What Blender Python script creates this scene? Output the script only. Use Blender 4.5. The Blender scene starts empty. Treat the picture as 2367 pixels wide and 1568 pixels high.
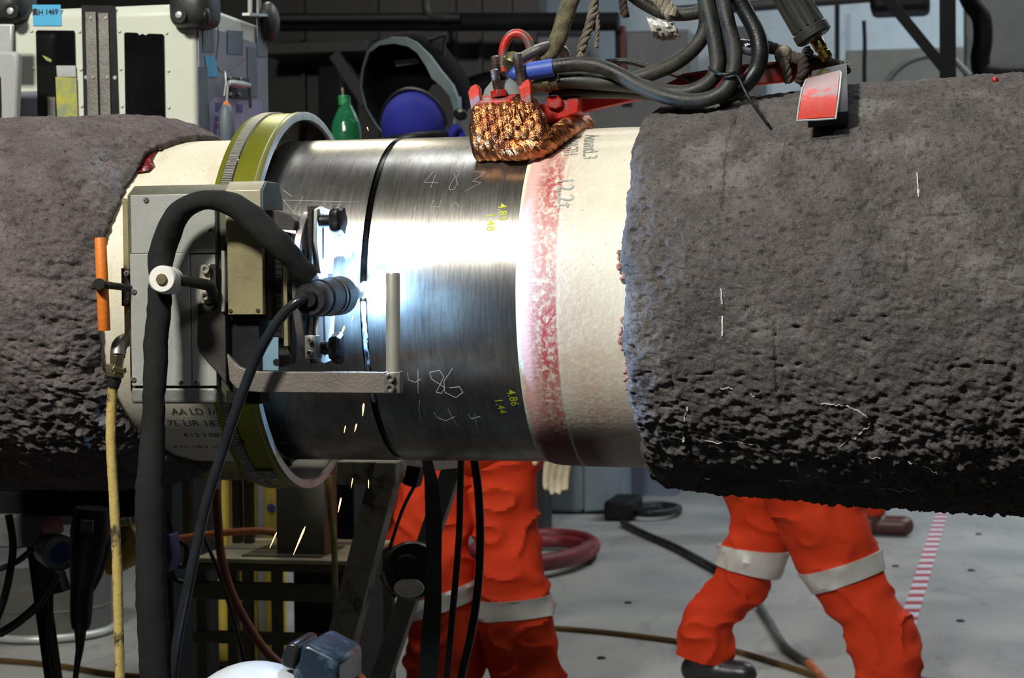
import bpy, math, random
from mathutils import Vector, Matrix, noise
random.seed(7)
R_=math.radians
C=bpy.context.scene.collection
# ------------------------------------------------------------------ camera
W,H,F=2367,1568,4600.0
AX=1.27                      # height of the pipe axis; the pipe runs along world X
DIST=3.74; TH=R_(12.0); PITCH=math.atan((H/2-650)/F); ROLL=R_(0.6)
CAM=Vector((DIST*math.sin(TH),-DIST*math.cos(TH),AX+.033))
fw=Vector((-math.sin(TH)*math.cos(PITCH),math.cos(TH)*math.cos(PITCH),-math.sin(PITCH)))
rt=Vector((math.cos(TH),math.sin(TH),0)); up=rt.cross(fw)
r2=rt*math.cos(ROLL)-up*math.sin(ROLL); u2=up*math.cos(ROLL)+rt*math.sin(ROLL)
cd=bpy.data.cameras.new('camera'); cam=bpy.data.objects.new('camera',cd); C.objects.link(cam)
m=Matrix((r2,u2,-fw)).transposed().to_4x4(); m.translation=CAM; cam.matrix_world=m
cd.sensor_width=36; cd.lens=F/W*36; cd.clip_start=.1; cd.clip_end=60
cd.dof.use_dof=True; cd.dof.focus_distance=3.38; cd.dof.aperture_fstop=9
S=bpy.context.scene; S.camera=cam
S.view_settings.view_transform='Standard'; S.view_settings.look='None'; S.view_settings.gamma=1
S.view_settings.exposure=0.0
# ------------------------------------------------------------------ light
wd=bpy.data.worlds.new('world'); S.world=wd; wd.use_nodes=True
wd.node_tree.nodes['Background'].inputs[0].default_value=(.75,.85,1,1); wd.node_tree.nodes['Background'].inputs[1].default_value=.02
def area(loc,to,sx,sy,pw,col=(1,.97,.9)):
    l=bpy.data.lights.new('lamp','AREA'); l.shape='RECTANGLE'; l.size=sx; l.size_y=sy; l.energy=pw; l.color=col
    o=bpy.data.objects.new('lamp',l); C.objects.link(o); o.location=loc
    o.rotation_euler=(Vector(to)-Vector(loc)).to_track_quat('-Z','Y').to_euler(); return o
area((-1.35,-3.7,AX+3.0),(0,0,AX),.6,.45,285,(1,.965,.89))      # work lamp, front left above
area((.9,-3.6,4.2),(.2,-.2,AX),1.3,.25,22,(.93,.97,1))             # tube lamp behind the photographer
area((.1,1.3,4.4),(.2,0,AX+.2),2.4,.3,38,(.95,.98,1))              # tube lamp over the far side
area((1.9,5.0,4.7),(1.9,5.0,0),3.0,.5,120,(.95,.97,1))
area((3.2,7.4,4.6),(2.6,8.8,1.6),2.5,.5,150,(.82,.93,1))  # unseen lamp added to brighten the pale back wall
area((-1.3,2.6,3.4),(-1.0,1.3,.6),.6,.3,17,(1,.93,.72))
# ------------------------------------------------------------------ placing helpers: a pixel's sight line met with a plane of the place
def ray(px,py):
    return (fw+r2*((px-W/2)/F)+u2*((H/2-py)/F)).normalized()
def P(px,py,Y):
    d=ray(px,py); return CAM+d*((Y-CAM.y)/d.y)
def PX(px,py,X):
    d=ray(px,py); return CAM+d*((X-CAM.x)/d.x)
def G(px,py,Z=0.0):
    d=ray(px,py); return CAM+d*((Z-CAM.z)/d.z)
def CY(px,py,R):
    d=ray(px,py); a=d.y**2+d.z**2; b=2*(CAM.y*d.y+(CAM.z-AX)*d.z); c=CAM.y**2+(CAM.z-AX)**2-R*R
    q=max(b*b-4*a*c,0); p=CAM+d*((-b-math.sqrt(q))/2/a)
    return p.x,math.atan2(p.z-AX,-p.y)
def cylp(x,ph,R): return Vector((x,-R*math.cos(ph),AX+R*math.sin(ph)))
def sc(Y,px=1183):           # metres per pixel at plane Y
    return ((P(px,700,Y)-CAM).dot(fw))/F
# ------------------------------------------------------------------ mesh builder
class MB:
    def __init__(s): s.v=[];s.f=[];s.uv=None;s.sm=[]
    def add(s,vs,fs,smooth=False):
        n=len(s.v); s.v+= [Vector(v) for v in vs]; s.f+=[tuple(i+n for i in f) for f in fs]; s.sm+=[smooth]*len(fs); return s
    def box(s,a,b):
        x0,x1=sorted((a[0],b[0]));y0,y1=sorted((a[1],b[1]));z0,z1=sorted((a[2],b[2]))
        return s.add([(x0,y0,z0),(x1,y0,z0),(x1,y1,z0),(x0,y1,z0),(x0,y0,z1),(x1,y0,z1),(x1,y1,z1),(x0,y1,z1)],
            [(0,3,2,1),(4,5,6,7),(0,1,5,4),(1,2,6,5),(2,3,7,6),(3,0,4,7)])
    def prism(s,poly,off):
        n=len(poly); poly=[Vector(p) for p in poly]; off=Vector(off)
        nn=Vector((0,0,0))
        for i in range(n): nn+=poly[i].cross(poly[(i+1)%n])
        if nn.dot(off)>0: poly=poly[::-1]
        return s.add(poly+[p+off for p in poly],[tuple(range(n)),tuple(range(2*n-1,n-1,-1))]+[(i,i+n,(i+1)%n+n,(i+1)%n) for i in range(n)])
    def frame(s,d):
        d=Vector(d).normalized(); a=Vector((0,0,1)) if abs(d.z)<.9 else Vector((1,0,0))
        u=d.cross(a).normalized(); return u,d.cross(u)
    def cyl(s,a,b,r0,r1=None,n=20,smooth=True,cap=True,ph=0):
        return s.lathe(a,b,[(0,r0),(1,r0 if r1 is None else r1)],n,smooth,cap,ph)
    def lathe(s,a,b,prof,n=24,smooth=True,cap=True,ph=0):
        a=Vector(a);b=Vector(b);d=b-a;u,w=s.frame(d);vs=[];fs=[]
        for t,r in prof:
            c=a+d*t
            for i in range(n):
                q=2*math.pi*i/n+ph; vs.append(c+u*(r*math.cos(q))+w*(r*math.sin(q)))
        m_=len(prof)
        for k in range(m_-1):
            for i in range(n):
                j=(i+1)%n; fs.append((k*n+i,k*n+j,(k+1)*n+j,(k+1)*n+i))
        s.add(vs,fs,smooth)
        if cap:
            nb=len(s.v)-len(vs)
            s.f.append(tuple(nb+i for i in range(n-1,-1,-1))); s.f.append(tuple(nb+(m_-1)*n+i for i in range(n))); s.sm+=[False,False]
        return s
    def tube(s,pts,r,n=12,res=6,jit=0,ell=1):
        pts=[Vector(p) for p in pts]; rr=r if isinstance(r,(list,tuple)) else [r]*len(pts)
        P_=[];Q=[]
        if len(pts)>2:
            for i in range(len(pts)-1):
                p0=pts[max(i-1,0)];p1=pts[i];p2=pts[i+1];p3=pts[min(i+2,len(pts)-1)]
                for k in range(res):
                    t=k/res
                    P_.append(.5*((2*p1)+(p2-p0)*t+(2*p0-5*p1+4*p2-p3)*t*t+(3*p1-p0-3*p2+p3)*t**3))
                    Q.append(rr[i]*(1-t)+rr[i+1]*t)
            P_.append(pts[-1]);Q.append(rr[-1])
        else: P_=pts;Q=list(rr)
        d=(P_[1]-P_[0]).normalized(); u,w=s.frame(d); vs=[];fs=[]
        for i,p in enumerate(P_):
            dn=(P_[min(i+1,len(P_)-1)]-P_[max(i-1,0)]).normalized()
            u=(u-dn*u.dot(dn)).normalized(); w=dn.cross(u)
            for k in range(n):
                q=2*math.pi*k/n; rj=Q[i]*(1+jit*noise.noise(p*60+Vector((math.cos(q),math.sin(q),0))))
                vs.append(p+u*(rj*math.cos(q))+w*(rj*ell*math.sin(q)))
        for i in range(len(P_)-1):
            for k in range(n):
                j=(k+1)%n; fs.append((i*n+k,i*n+j,(i+1)*n+j,(i+1)*n+k))
        b=len(s.v); s.add(vs,fs,True); e=len(s.v)-n
        s.f.append(tuple(b+k for k in range(n-1,-1,-1))); s.f.append(tuple(e+k for k in range(n))); s.sm+=[False,False]
        return s
    def ball(s,c,r,n=16,m_=10,sx=1,sy=1,sz=1):
        vs=[];fs=[];c=Vector(c)
        for i in range(m_+1):
            a=math.pi*i/m_
            for k in range(n):
                q=2*math.pi*k/n; vs.append(c+Vector((r*sx*math.sin(a)*math.cos(q),r*sy*math.sin(a)*math.sin(q),r*sz*math.cos(a))))
        for i in range(m_):
            for k in range(n):
                j=(k+1)%n; fs.append((i*n+k,(i+1)*n+k,(i+1)*n+j,i*n+j))
        return s.add(vs,fs,True)
    def strip(s,pts,w,up_,h=.0006):       # raised flat stroke following a surface; up_(p) gives the surface normal
        pts=[Vector(p) for p in pts]; vs=[];fs=[]
        for i,p in enumerate(pts):
            d=(pts[min(i+1,len(pts)-1)]-pts[max(i-1,0)]).normalized(); n_=up_(p); t=d.cross(n_).normalized()*w/2
            vs+=[p-t,p+t,p+t+n_*h,p-t+n_*h]
        for i in range(len(pts)-1):
            a=i*4;b=a+4
            for k in range(4):
                j=(k+1)%4; fs.append((a+k,a+j,b+j,b+k))
        return s.add(vs,fs)
    def build(s,name,mat,parent=None,bevel=0,seg=2,mods=None):
        me=bpy.data.meshes.new(name)
        c=sum(s.v,Vector((0,0,0)))/len(s.v)
        me.from_pydata([v-c for v in s.v],[],s.f); me.validate(); 
        if len(me.polygons)==len(s.sm): me.polygons.foreach_set('use_smooth',s.sm)
        me.materials.append(mat); o=bpy.data.objects.new(name,me); C.objects.link(o); o.location=c
        if len(s.f)<20000: me.set_sharp_from_angle(angle=R_(36))
        if parent: o.parent=parent; o.matrix_parent_inverse=Matrix.Translation(-wloc(parent))
        if bevel:
            b=o.modifiers.new('bevel','BEVEL'); b.width=bevel; b.segments=seg; b.limit_method='ANGLE'; b.angle_limit=R_(40)
        return o
def wloc(o):
    return Vector(o.location)
def empty(name,loc,label=None,cat=None,group=None):
    o=bpy.data.objects.new(name,None); C.objects.link(o); o.location=loc; o.empty_display_size=.05
    return tag(o,label,cat,group)
def tag(o,label,cat=None,group=None,kind=None):
    if label:o['label']=label
    if cat:o['category']=cat
    if group:o['group']=group
    if kind:o['kind']=kind
    return o
def pbox(mb,x0,y0,x1,y1,Y,dep):        # box whose front face spans the given photo rectangle on plane Y
    a=P(x0,(y0+y1)/2,Y).x;b=P(x1,(y0+y1)/2,Y).x;xm=(x0+x1)/2
    return mb.box((a,Y,P(xm,y0,Y).z),(b,Y+dep,P(xm,y1,Y).z))
def pp(pts,Y): return [P(x,y,Y) for x,y in pts]
# ------------------------------------------------------------------ materials
def base(name):
    mt=bpy.data.materials.new(name); mt.use_nodes=True; nt=mt.node_tree; b=nt.nodes['Principled BSDF']; return mt,nt,b
def nz(nt,vec,scale,det=4,rough=.55,dist=0):
    n=nt.nodes.new('ShaderNodeTexNoise'); n.inputs['Scale'].default_value=scale; n.inputs['Detail'].default_value=det
    n.inputs['Roughness'].default_value=rough; n.inputs['Distortion'].default_value=dist
    nt.links.new(vec,n.inputs['Vector']); return n.outputs['Fac']
def ramp(nt,fac,stops,interp='LINEAR'):
    r=nt.nodes.new('ShaderNodeValToRGB'); r.color_ramp.interpolation=interp; e=r.color_ramp.elements
    while len(e)<len(stops): e.new(.5)
    for i,(p,c) in enumerate(stops):
        e[i].position=p; e[i].color=(c,c,c,1) if not hasattr(c,'__len__') else (*c[:3],1)
    nt.links.new(fac,r.inputs[0]); return r.outputs[0]
def mix(nt,fac,a,b,mode='MIX'):
    n=nt.nodes.new('ShaderNodeMix'); n.data_type='RGBA'; n.blend_type=mode
    if hasattr(fac,'is_output'): nt.links.new(fac,n.inputs[0])
    else: n.inputs[0].default_value=fac
    for i,x in ((6,a),(7,b)):
        if hasattr(x,'is_output'): nt.links.new(x,n.inputs[i])
        else: n.inputs[i].default_value=(*x[:3],1)
    return n.outputs[2]
def mth(nt,op,a,b=None,c=None):
    n=nt.nodes.new('ShaderNodeMath'); n.operation=op
    for i,x in enumerate((a,b,c)):
        if x is None: continue
        if hasattr(x,'is_output'): nt.links.new(x,n.inputs[i])
        else: n.inputs[i].default_value=x
    return n.outputs[0]
def vec(nt,kind='Object',scale=(1,1,1)):
    t=nt.nodes.new('ShaderNodeTexCoord'); mp=nt.nodes.new('ShaderNodeMapping'); mp.inputs['Scale'].default_value=scale
    nt.links.new(t.outputs[kind],mp.inputs[0]); return mp.outputs[0]
def bump(nt,b,h,st,dist=.01,prev=None):
    n=nt.nodes.new('ShaderNodeBump'); n.inputs['Strength'].default_value=st; n.inputs['Distance'].default_value=dist
    nt.links.new(h,n.inputs['Height'])
    if prev: nt.links.new(prev,n.inputs['Normal'])
    nt.links.new(n.outputs[0],b.inputs['Normal']); return n.outputs[0]
def M(name,col,rough=.5,metal=0,col2=None,vs=8,lo=.4,hi=.65,bp=0,bs=60,r2_=None,coat=0,spec=None,trans=0,emit=None,es=0,sheen=0,stretch=(1,1,1)):
    mt,nt,b=base(name); b.inputs['Base Color'].default_value=(*col,1); b.inputs['Roughness'].default_value=rough; b.inputs['Metallic'].default_value=metal
    v=vec(nt,'Object',stretch)
    if col2 is None: col2=tuple(c*.72 for c in col)
    f=nz(nt,v,vs,6,.65); k=ramp(nt,f,[(lo,0),(hi,1)])
    nt.links.new(mix(nt,k,col,col2),b.inputs['Base Color'])
    if r2_ is not None:
        rr=nt.nodes.new('ShaderNodeMapRange'); nt.links.new(k,rr.inputs[0]); rr.inputs[3].default_value=rough; rr.inputs[4].default_value=r2_; nt.links.new(rr.outputs[0],b.inputs['Roughness'])
    if bp: bump(nt,b,nz(nt,v,bs,4),bp,.003)
    if coat: b.inputs['Coat Weight'].default_value=coat
    if spec is not None: b.inputs['Specular IOR Level'].default_value=spec
    if trans: b.inputs['Transmission Weight'].default_value=trans
    if emit: b.inputs['Emission Color'].default_value=(*emit,1); b.inputs['Emission Strength'].default_value=es
    if sheen: b.inputs['Sheen Weight'].default_value=sheen
    return mt
K={}
K['grey_plate']=M('grey_paint',(.37,.375,.35),.42,.15,(.31,.315,.29),14,.35,.75,.15,300)
K['olive_grey']=M('olive_grey_paint',(.12,.125,.085),.45,.2,(.085,.088,.06),18,.4,.7,.2,200)
K['brass_plate']=M('anodised_brass_plate',(.46,.41,.22),.38,.55,(.27,.24,.13),9,.35,.7,.1,200)
K['beige_metal']=M('beige_metal',(.44,.41,.30),.45,.25,(.33,.31,.22),12,.4,.7)
K['teal_plate']=M('blue_grey_plate',(.11,.16,.19),.45,.3,(.08,.12,.15),12,.4,.7,.2,300)
K['black']=M('black_plastic',(.006,.006,.007),.42,0,(.012,.012,.013),20,.4,.6,spec=.35)
K['black_metal']=M('blackened_steel',(.03,.028,.027),.4,.6,(.055,.05,.045),15,.4,.7,.2,200)
K['dark_bracket']=M('dark_brown_bracket',(.06,.052,.045),.5,.3,(.035,.03,.03),14,.4,.7,.2,150)
K['rubber']=M('black_rubber',(.007,.008,.009),.36,0,(.022,.022,.018),12,.5,.7,.2,250,.6,spec=.4)
K['dusty_rubber']=M('dusty_rubber',(.009,.010,.009),.42,0,(.06,.058,.045),9,.42,.72,.25,220,.75,spec=.4)
K['sleeve']=M('black_woven_sleeve',(.010,.0105,.011),.85,0,(.017,.0175,.018),8,.4,.6,.5,900,spec=.25)
K['steel']=M('bright_steel',(.62,.6,.55),.34,.9,(.42,.4,.36),20,.4,.7,.1,200)
K['dull_steel']=M('dull_steel',(.30,.29,.26),.42,.85,(.2,.18,.16),14,.4,.7,.2,150)
K['thread']=M('dark_threaded_steel',(.34,.28,.24),.4,.9,(.08,.07,.06),30,.4,.7)
K['alu']=M('satin_aluminium',(.40,.39,.34),.42,.35,(.33,.32,.28),20,.4,.7)
K['white_pl']=M('white_nylon',(.78,.77,.72),.4,0,(.6,.57,.48),14,.55,.8)
K['orange']=M('orange_grip',(.72,.19,.02),.5,0,(.42,.14,.04),12,.5,.8,.3,150)
K['yellow_hose']=M('worn_yellow_hose',(.50,.38,.12),.6,0,(.06,.045,.025),9,.52,.58,.4,120)
K['brass']=M('brass',(.72,.52,.16),.22,1,(.5,.34,.1),20,.4,.7)
K['brass_dull']=M('dull_brass',(.42,.38,.22),.35,.9,(.25,.22,.12),20,.4,.7)
K['red']=M('chipped_red_paint',(.42,.014,.009),.35,.1,(.22,.06,.05),13,.56,.64,.3,60,.5,coat=.2)
K['red_worn']=M('worn_red_paint',(.55,.035,.018),.42,.15,(.26,.17,.18),18,.52,.60,.3,90,.45)
K['blue_tape']=M('blue_heat_shrink',(.04,.09,.46),.5,0,(.03,.07,.34),10,.4,.7,.3,60)
K['ruler']=M('steel_rule',(.35,.34,.29),.4,.5)
K['rope']=M('frayed_rope',(.22,.19,.15),.9,0,(.10,.085,.06),18,.4,.6,.8,200)
K['rope_dark']=M('grimy_rope',(.07,.05,.04),.9,0,(.03,.022,.02),18,.4,.6,.8,200)
K['rope_pale']=M('pale_rope',(.38,.34,.26),.9,0,(.2,.17,.12),25,.4,.6,.8,200)
K['cream_case']=M('cream_enamel',(.66,.69,.58),.42,0,(.58,.6,.44),4,.5,.85,.05,40)
K['case_side']=M('grey_case_side',(.26,.28,.33),.5,0,(.2,.21,.26),7,.4,.7)
K['bumper']=M('dark_bumper_rubber',(.022,.023,.022),.42,0,(.035,.036,.034),8,.4,.7,.2,100,spec=.35)
K['window']=M('smoked_window',(.004,.004,.004),.12,0,(.008,.008,.009),6)
K['label_blue']=M('light_blue_label',(.08,.46,.75),.55,0,(.07,.42,.7),5)
K['ink']=M('black_ink',(.012,.02,.03),.7)
K['tape']=M('grey_duct_tape',(.10,.13,.16),.5,0,(.15,.18,.2),9,.4,.7)
K['lavender']=M('pale_lavender_sticker',(.36,.36,.55),.6)
K['violet']=M('violet_print',(.10,.09,.32),.6)
K['pink']=M('magenta_print',(.35,.08,.35),.6)
K['yellow']=M('yellow_spool',(.50,.47,.04),.5,0,(.25,.3,.16),20,.4,.6)
K['pale_metal']=M('pale_metal',(.6,.62,.6),.35,.3)
K['orangered']=M('orange_red_workwear',(.60,.045,.010),.8,0,(.50,.030,.008),5,.4,.75,.25,500,spec=.2)
K['reflect']=M('silver_reflective_tape',(.56,.56,.52),.5,.1,(.46,.46,.43),9,.4,.7,.1,200)
K['bootblack']=M('black_boot_leather',(.012,.013,.015),.35,0,(.022,.022,.025),8,bp=.2,bs=80)
K['bootbrown']=M('brown_boot_leather',(.07,.02,.015),.4,0,(.05,.015,.01),8,bp=.2,bs=80)
K['skin']=M('skin',(.5,.3,.22),.5,0,(.45,.26,.19),9)
K['glove']=M('pale_leather_glove',(.55,.47,.33),.8,0,(.42,.35,.24),12,bp=.3,bs=120)
K['cap']=M('blue_cotton',(.008,.013,.24),.85,0,(.007,.010,.18),8,.4,.7,.3,300)
K['mask']=M('dark_helmet_shell',(.006,.007,.009),.3,0,(.02,.022,.025),8)
K['mask_in']=M('matt_black_helmet_lining',(.0015,.0015,.002),.9,spec=.1)
K['mask_rim']=M('grey_green_helmet_edge',(.11,.15,.15),.35,0,(.08,.11,.12),8)
K['lens']=M('helmet_lens',(.12,.15,.13),.25)
K['hh']=M('scuffed_pale_helmet',(.66,.72,.78),.35,0,(.48,.54,.6),8,.5,.7)
K['green_paint']=M('olive_green_frame_paint',(.065,.065,.03),.55,0,(.04,.04,.022),8,.4,.7,.2,60)
K['stand']=M('spattered_stand_paint',(.27,.26,.19),.6,.1,(.06,.055,.042),14,.5,.62,.3,60)
K['olive_box']=M('grey_green_post_paint',(.10,.10,.07),.6,0,(.08,.078,.055),5)
K['shelf_top']=M('tan_shelf_top',(.42,.39,.26),.7,0,(.25,.23,.14),6)  # tan base raised to carry the light falling on the shelf
K['webbing']=M('grey_webbing',(.06,.065,.065),.85,0,(.04,.045,.045),12,bp=.4,bs=500)
K['dark_steel']=M('dark_structural_steel',(.005,.005,.007),.6,0,(.009,.009,.010),4,spec=.15)
K['mid_steel']=M('dim_pipework',(.022,.022,.021),.55,.1,(.03,.03,.03),4)
K['machine']=M('grey_machine_enamel',(.17,.21,.23),.5,0,(.12,.15,.17),3,.45,.7)
K['hose_red']=M('dark_red_hose',(.20,.02,.03),.55,0,(.12,.015,.02),6)
K['hose_rust']=M('rust_brown_hose',(.16,.035,.012),.6,0,(.08,.03,.02),10)
K['hose_brown']=M('brown_hose',(.11,.06,.015),.5,0,(.07,.04,.012),6)
K['hose_grey']=M('grey_hose',(.09,.10,.09),.55,0,(.06,.065,.06),6)
K['hose_orange']=M('orange_hose',(.45,.13,.04),.6)
K['drum']=M('grey_drum_paint',(.12,.12,.11),.5,.2,(.08,.08,.07),4)
K['plug_blue']=M('blue_plug',(.02,.08,.22),.45)
K['plug_grey']=M('grey_plug_ring',(.22,.25,.27),.5)
K['yellow_mach']=M('yellow_machine_paint',(.60,.46,.06),.5,0,(.45,.34,.06),8)
K['green_glass']=M('green_bottle',(.03,.26,.11),.12,0,(.25,.5,.33),45,.60,.68,.8,40,trans=.5)  # paler flecks put highlights into the green colour
K['green_cap']=M('green_bottle_cap',(.02,.32,.09),.4)
K['plastic']=M('crinkled_clear_film',(.62,.60,.55),.2,0,(.32,.30,.27),20,.4,.6,.6,50,trans=.3)
K['foil']=M('dark_glossy_tape',(.012,.014,.03),.15,0,(.03,.03,.035),12,bp=.8,bs=60)
K['film_red']=M('dark_red_primer_film',(.16,.012,.014),.25,0,(.08,.01,.01),20,.4,.6,.8,80)
K['chalk']=M('white_chalk',(.7,.7,.68),.9)
K['chalk_faint']=M('faint_chalk',(.38,.38,.35),.9)
K['ymark']=M('yellow_marker',(.62,.66,.04),.7)
K['stencil']=M('faded_stencil_ink',(.33,.36,.33),.8,0,(.58,.59,.5),90,.46,.62)
K['stencil_dark']=M('black_stencil_ink',(.05,.045,.04),.8,0,(.2,.17,.13),60,.5,.65)
K['arc']=M('arc_light',(1,1,1),.5,emit=(.72,.87,1),es=180)
K['spark']=M('glowing_spark',(1,.5,.2),.5,emit=(1,.42,.13),es=6)
K['bead']=M('blued_weld_bead',(.42,.46,.52),.4,.5,(.25,.28,.34),40,.4,.6,.4,200)
K['groove']=M('dark_weld_groove',(.012,.012,.013),.25,.9,(.03,.028,.024),60,.4,.6)
K['groove_lip']=M('bright_bevel_lip',(.5,.49,.45),.25,1)
K['red_bag']=M('dark_red_cloth',(.09,.008,.01),.9)
K['blue_dim']=M('dim_blue_plastic',(.03,.06,.20),.5)
# brushed pipe steel -------------------------------------------------
def mat_pipe():
    mt,nt,b=base('brushed_pipe_steel'); v=vec(nt,'UV'); b.inputs['Metallic'].default_value=.93
    big=nz(nt,v,7,4,.6,.4); mid=nz(nt,vec(nt,'UV',(1,.45,1)),26,6,.7,.3); st=nz(nt,vec(nt,'UV',(1,.05,1)),260,3,.6)
    c=ramp(nt,big,[(.3,(.20,.19,.165)),(.5,(.32,.305,.27)),(.68,(.42,.41,.37))])
    c=mix(nt,ramp(nt,mid,[(.42,0),(.72,1)]),c,(.15,.135,.115))
    c=mix(nt,.16,c,ramp(nt,st,[(.3,.12),(.7,.62)]),'MIX')
    rust=ramp(nt,nz(nt,v,11,6,.7,1),[(.63,0),(.76,.6)]); c=mix(nt,rust,c,(.24,.15,.06))
    nt.links.new(c,b.inputs['Base Color'])
    r=mth(nt,'ADD',mth(nt,'MULTIPLY',st,.08),mth(nt,'ADD',.18,mth(nt,'MULTIPLY',mid,.16))); nt.links.new(r,b.inputs['Roughness'])
    bump(nt,b,st,.2,.0006); return mt
def mat_coat(side):
    mt,nt,b=base('cream_polymer_coating_'+side); v=vec(nt,'UV'); b.inputs['Roughness'].default_value=.5
    sep=nt.nodes.new('ShaderNodeSeparateXYZ'); t=nt.nodes.new('ShaderNodeTexCoord'); nt.links.new(t.outputs['UV'],sep.inputs[0]); u=sep.outputs[0]
    cream=mix(nt,ramp(nt,nz(nt,v,9,5,.65),[(.4,0),(.7,1)]),(.80,.78,.64),(.72,.67,.52)); b.inputs['Subsurface Weight'].default_value=0
    sp=ramp(nt,nz(nt,v,160,3,.6),[(.28,0),(.36,1)]); cream=mix(nt,sp,(.38,.36,.26),cream)
    if side=='left':
        cream=mix(nt,1.0,cream,(.86,.84,.80),'MULTIPLY')
        st=ramp(nt,nz(nt,vec(nt,'UV',(1,.3,1)),20,5,.7),[(.55,0),(.75,.6)]); cream=mix(nt,st,cream,(.5,.42,.27))
        nt.links.new(cream,b.inputs['Base Color']); bump(nt,b,nz(nt,v,90,4),.25,.002); return mt
    w=mth(nt,'ADD',u,mth(nt,'MULTIPLY',mth(nt,'SUBTRACT',nz(nt,v,14,4,.6),.5),.02))
    # bands of primer showing through the coating, measured from the bare steel (u in metres)
    e=mth(nt,'MULTIPLY',mth(nt,'SUBTRACT',w,.07),5)     # 0..1 over 0.2 m
    pk=ramp(nt,e,[(0,(.74,.76,.50)),(.03,(.74,.76,.58)),(.055,(.80,.45,.42)),(.17,(.80,.50,.45)),(.24,(.76,.60,.50))])
    mot=ramp(nt,nz(nt,vec(nt,'UV',(1,.8,1)),95,5,.7,.5),[(.36,0),(.54,1)]); streak=ramp(nt,nz(nt,vec(nt,'UV',(.22,1,1)),190,3,.6),[(.45,0),(.6,1)])
    z1=ramp(nt,e,[(.13,0),(.19,.7),(.25,1),(.36,.9),(.40,.22),(.8,0)]); z0=ramp(nt,e,[(.20,1),(.34,0)])
    z2=ramp(nt,nz(nt,v,5,3,.5),[(.30,.45),(.55,1)])
    c=mix(nt,ramp(nt,e,[(.13,0),(.24,1)]),pk,cream)
    c=mix(nt,mth(nt,'MULTIPLY',mth(nt,'MULTIPLY',z1,z2),mot),c,(.46,.07,.08))
    c=mix(nt,mth(nt,'MULTIPLY',mth(nt,'MULTIPLY',z0,.35),mth(nt,'MULTIPLY',streak,ramp(nt,e,[(.08,0),(.16,1)]))),c,(.45,.14,.10))
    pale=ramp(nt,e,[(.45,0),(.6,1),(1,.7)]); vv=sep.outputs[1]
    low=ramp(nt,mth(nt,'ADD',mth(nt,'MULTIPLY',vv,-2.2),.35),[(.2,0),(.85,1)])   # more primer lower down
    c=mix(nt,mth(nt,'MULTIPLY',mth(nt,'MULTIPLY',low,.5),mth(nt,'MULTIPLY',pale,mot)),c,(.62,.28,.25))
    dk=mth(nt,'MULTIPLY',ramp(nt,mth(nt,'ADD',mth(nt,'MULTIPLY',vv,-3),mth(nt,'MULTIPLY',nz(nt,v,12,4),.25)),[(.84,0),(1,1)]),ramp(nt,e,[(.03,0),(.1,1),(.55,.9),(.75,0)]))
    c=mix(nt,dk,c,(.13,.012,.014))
    ln=ramp(nt,mth(nt,'ABSOLUTE',mth(nt,'SUBTRACT',u,.147)),[(.0003,.7),(.0012,0)]); c=mix(nt,ln,c,(.80,.76,.70))
    nt.links.new(c,b.inputs['Base Color']); bump(nt,b,nz(nt,v,120,4),.3,.002); return mt
def mat_conc(name,a,b_,pale):
    mt,nt,b=base(name); v=vec(nt,'Object'); b.inputs['Roughness'].default_value=.95; b.inputs['Specular IOR Level'].default_value=.2
    c=ramp(nt,nz(nt,v,15,9,.78),[(.36,a),(.66,b_)])
    c=mix(nt,ramp(nt,nz(nt,v,6.5,9,.68),[(.55,0),(.66,.65)]),c,pale)
    n3=nz(nt,v,110,6,.75); vor=nt.nodes.new('ShaderNodeTexVoronoi'); vor.inputs['Scale'].default_value=150; nt.links.new(v,vor.inputs['Vector'])
    c=mix(nt,ramp(nt,n3,[(.34,.8),(.46,0)]),c,tuple(x*.30 for x in a))  # grit shading put into the colour, darker where the grain noise is low
    c=mix(nt,ramp(nt,nz(nt,v,260,3,.6),[(.56,0),(.70,.55)]),c,pale)
    nt.links.new(c,b.inputs['Base Color'])
    p=bump(nt,b,nz(nt,v,60,9,.78),1,.016); p=bump(nt,b,n3,1,.012,p); bump(nt,b,nz(nt,v,240,4,.7),.8,.004,p); return mt
def mat_floor():
    mt,nt,b=base('pale_deck_plate'); v=vec(nt,'Object'); b.inputs['Roughness'].default_value=.55
    c=ramp(nt,nz(nt,v,.9,6,.6,.5),[(.3,(.20,.205,.205)),(.5,(.31,.31,.295)),(.7,(.40,.395,.36))])
    c=mix(nt,ramp(nt,nz(nt,vec(nt,'Object',(2,.6,1)),3,7,.7,1),[(.55,0),(.75,.65)]),c,(.10,.11,.115))
    c=mix(nt,ramp(nt,nz(nt,v,22,4,.7),[(.62,0),(.74,.35)]),c,(.06,.06,.06))
    wv=nt.nodes.new('ShaderNodeTexWave'); wv.inputs['Scale'].default_value=30; wv.bands_direction='DIAGONAL'; nt.links.new(v,wv.inputs['Vector'])
    w2=nt.nodes.new('ShaderNodeTexWave'); w2.inputs['Scale'].default_value=30; w2.bands_direction='X'; nt.links.new(v,w2.inputs['Vector'])
    h=mth(nt,'MULTIPLY',wv.outputs['Fac'],w2.outputs['Fac']); bump(nt,b,h,.35,.004)
    nt.links.new(c,b.inputs['Base Color']); return mt
def mat_wall(name,a,b_,c_):
    mt,nt,b=base(name); v=vec(nt,'Object'); b.inputs['Roughness'].default_value=.5
    c=ramp(nt,nz(nt,v,1.1,5,.6,.3),[(.35,a),(.65,b_)]); c=mix(nt,ramp(nt,nz(nt,v,6,6,.7),[(.58,0),(.75,.5)]),c,c_)
    nt.links.new(c,b.inputs['Base Color']); return mt
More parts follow.
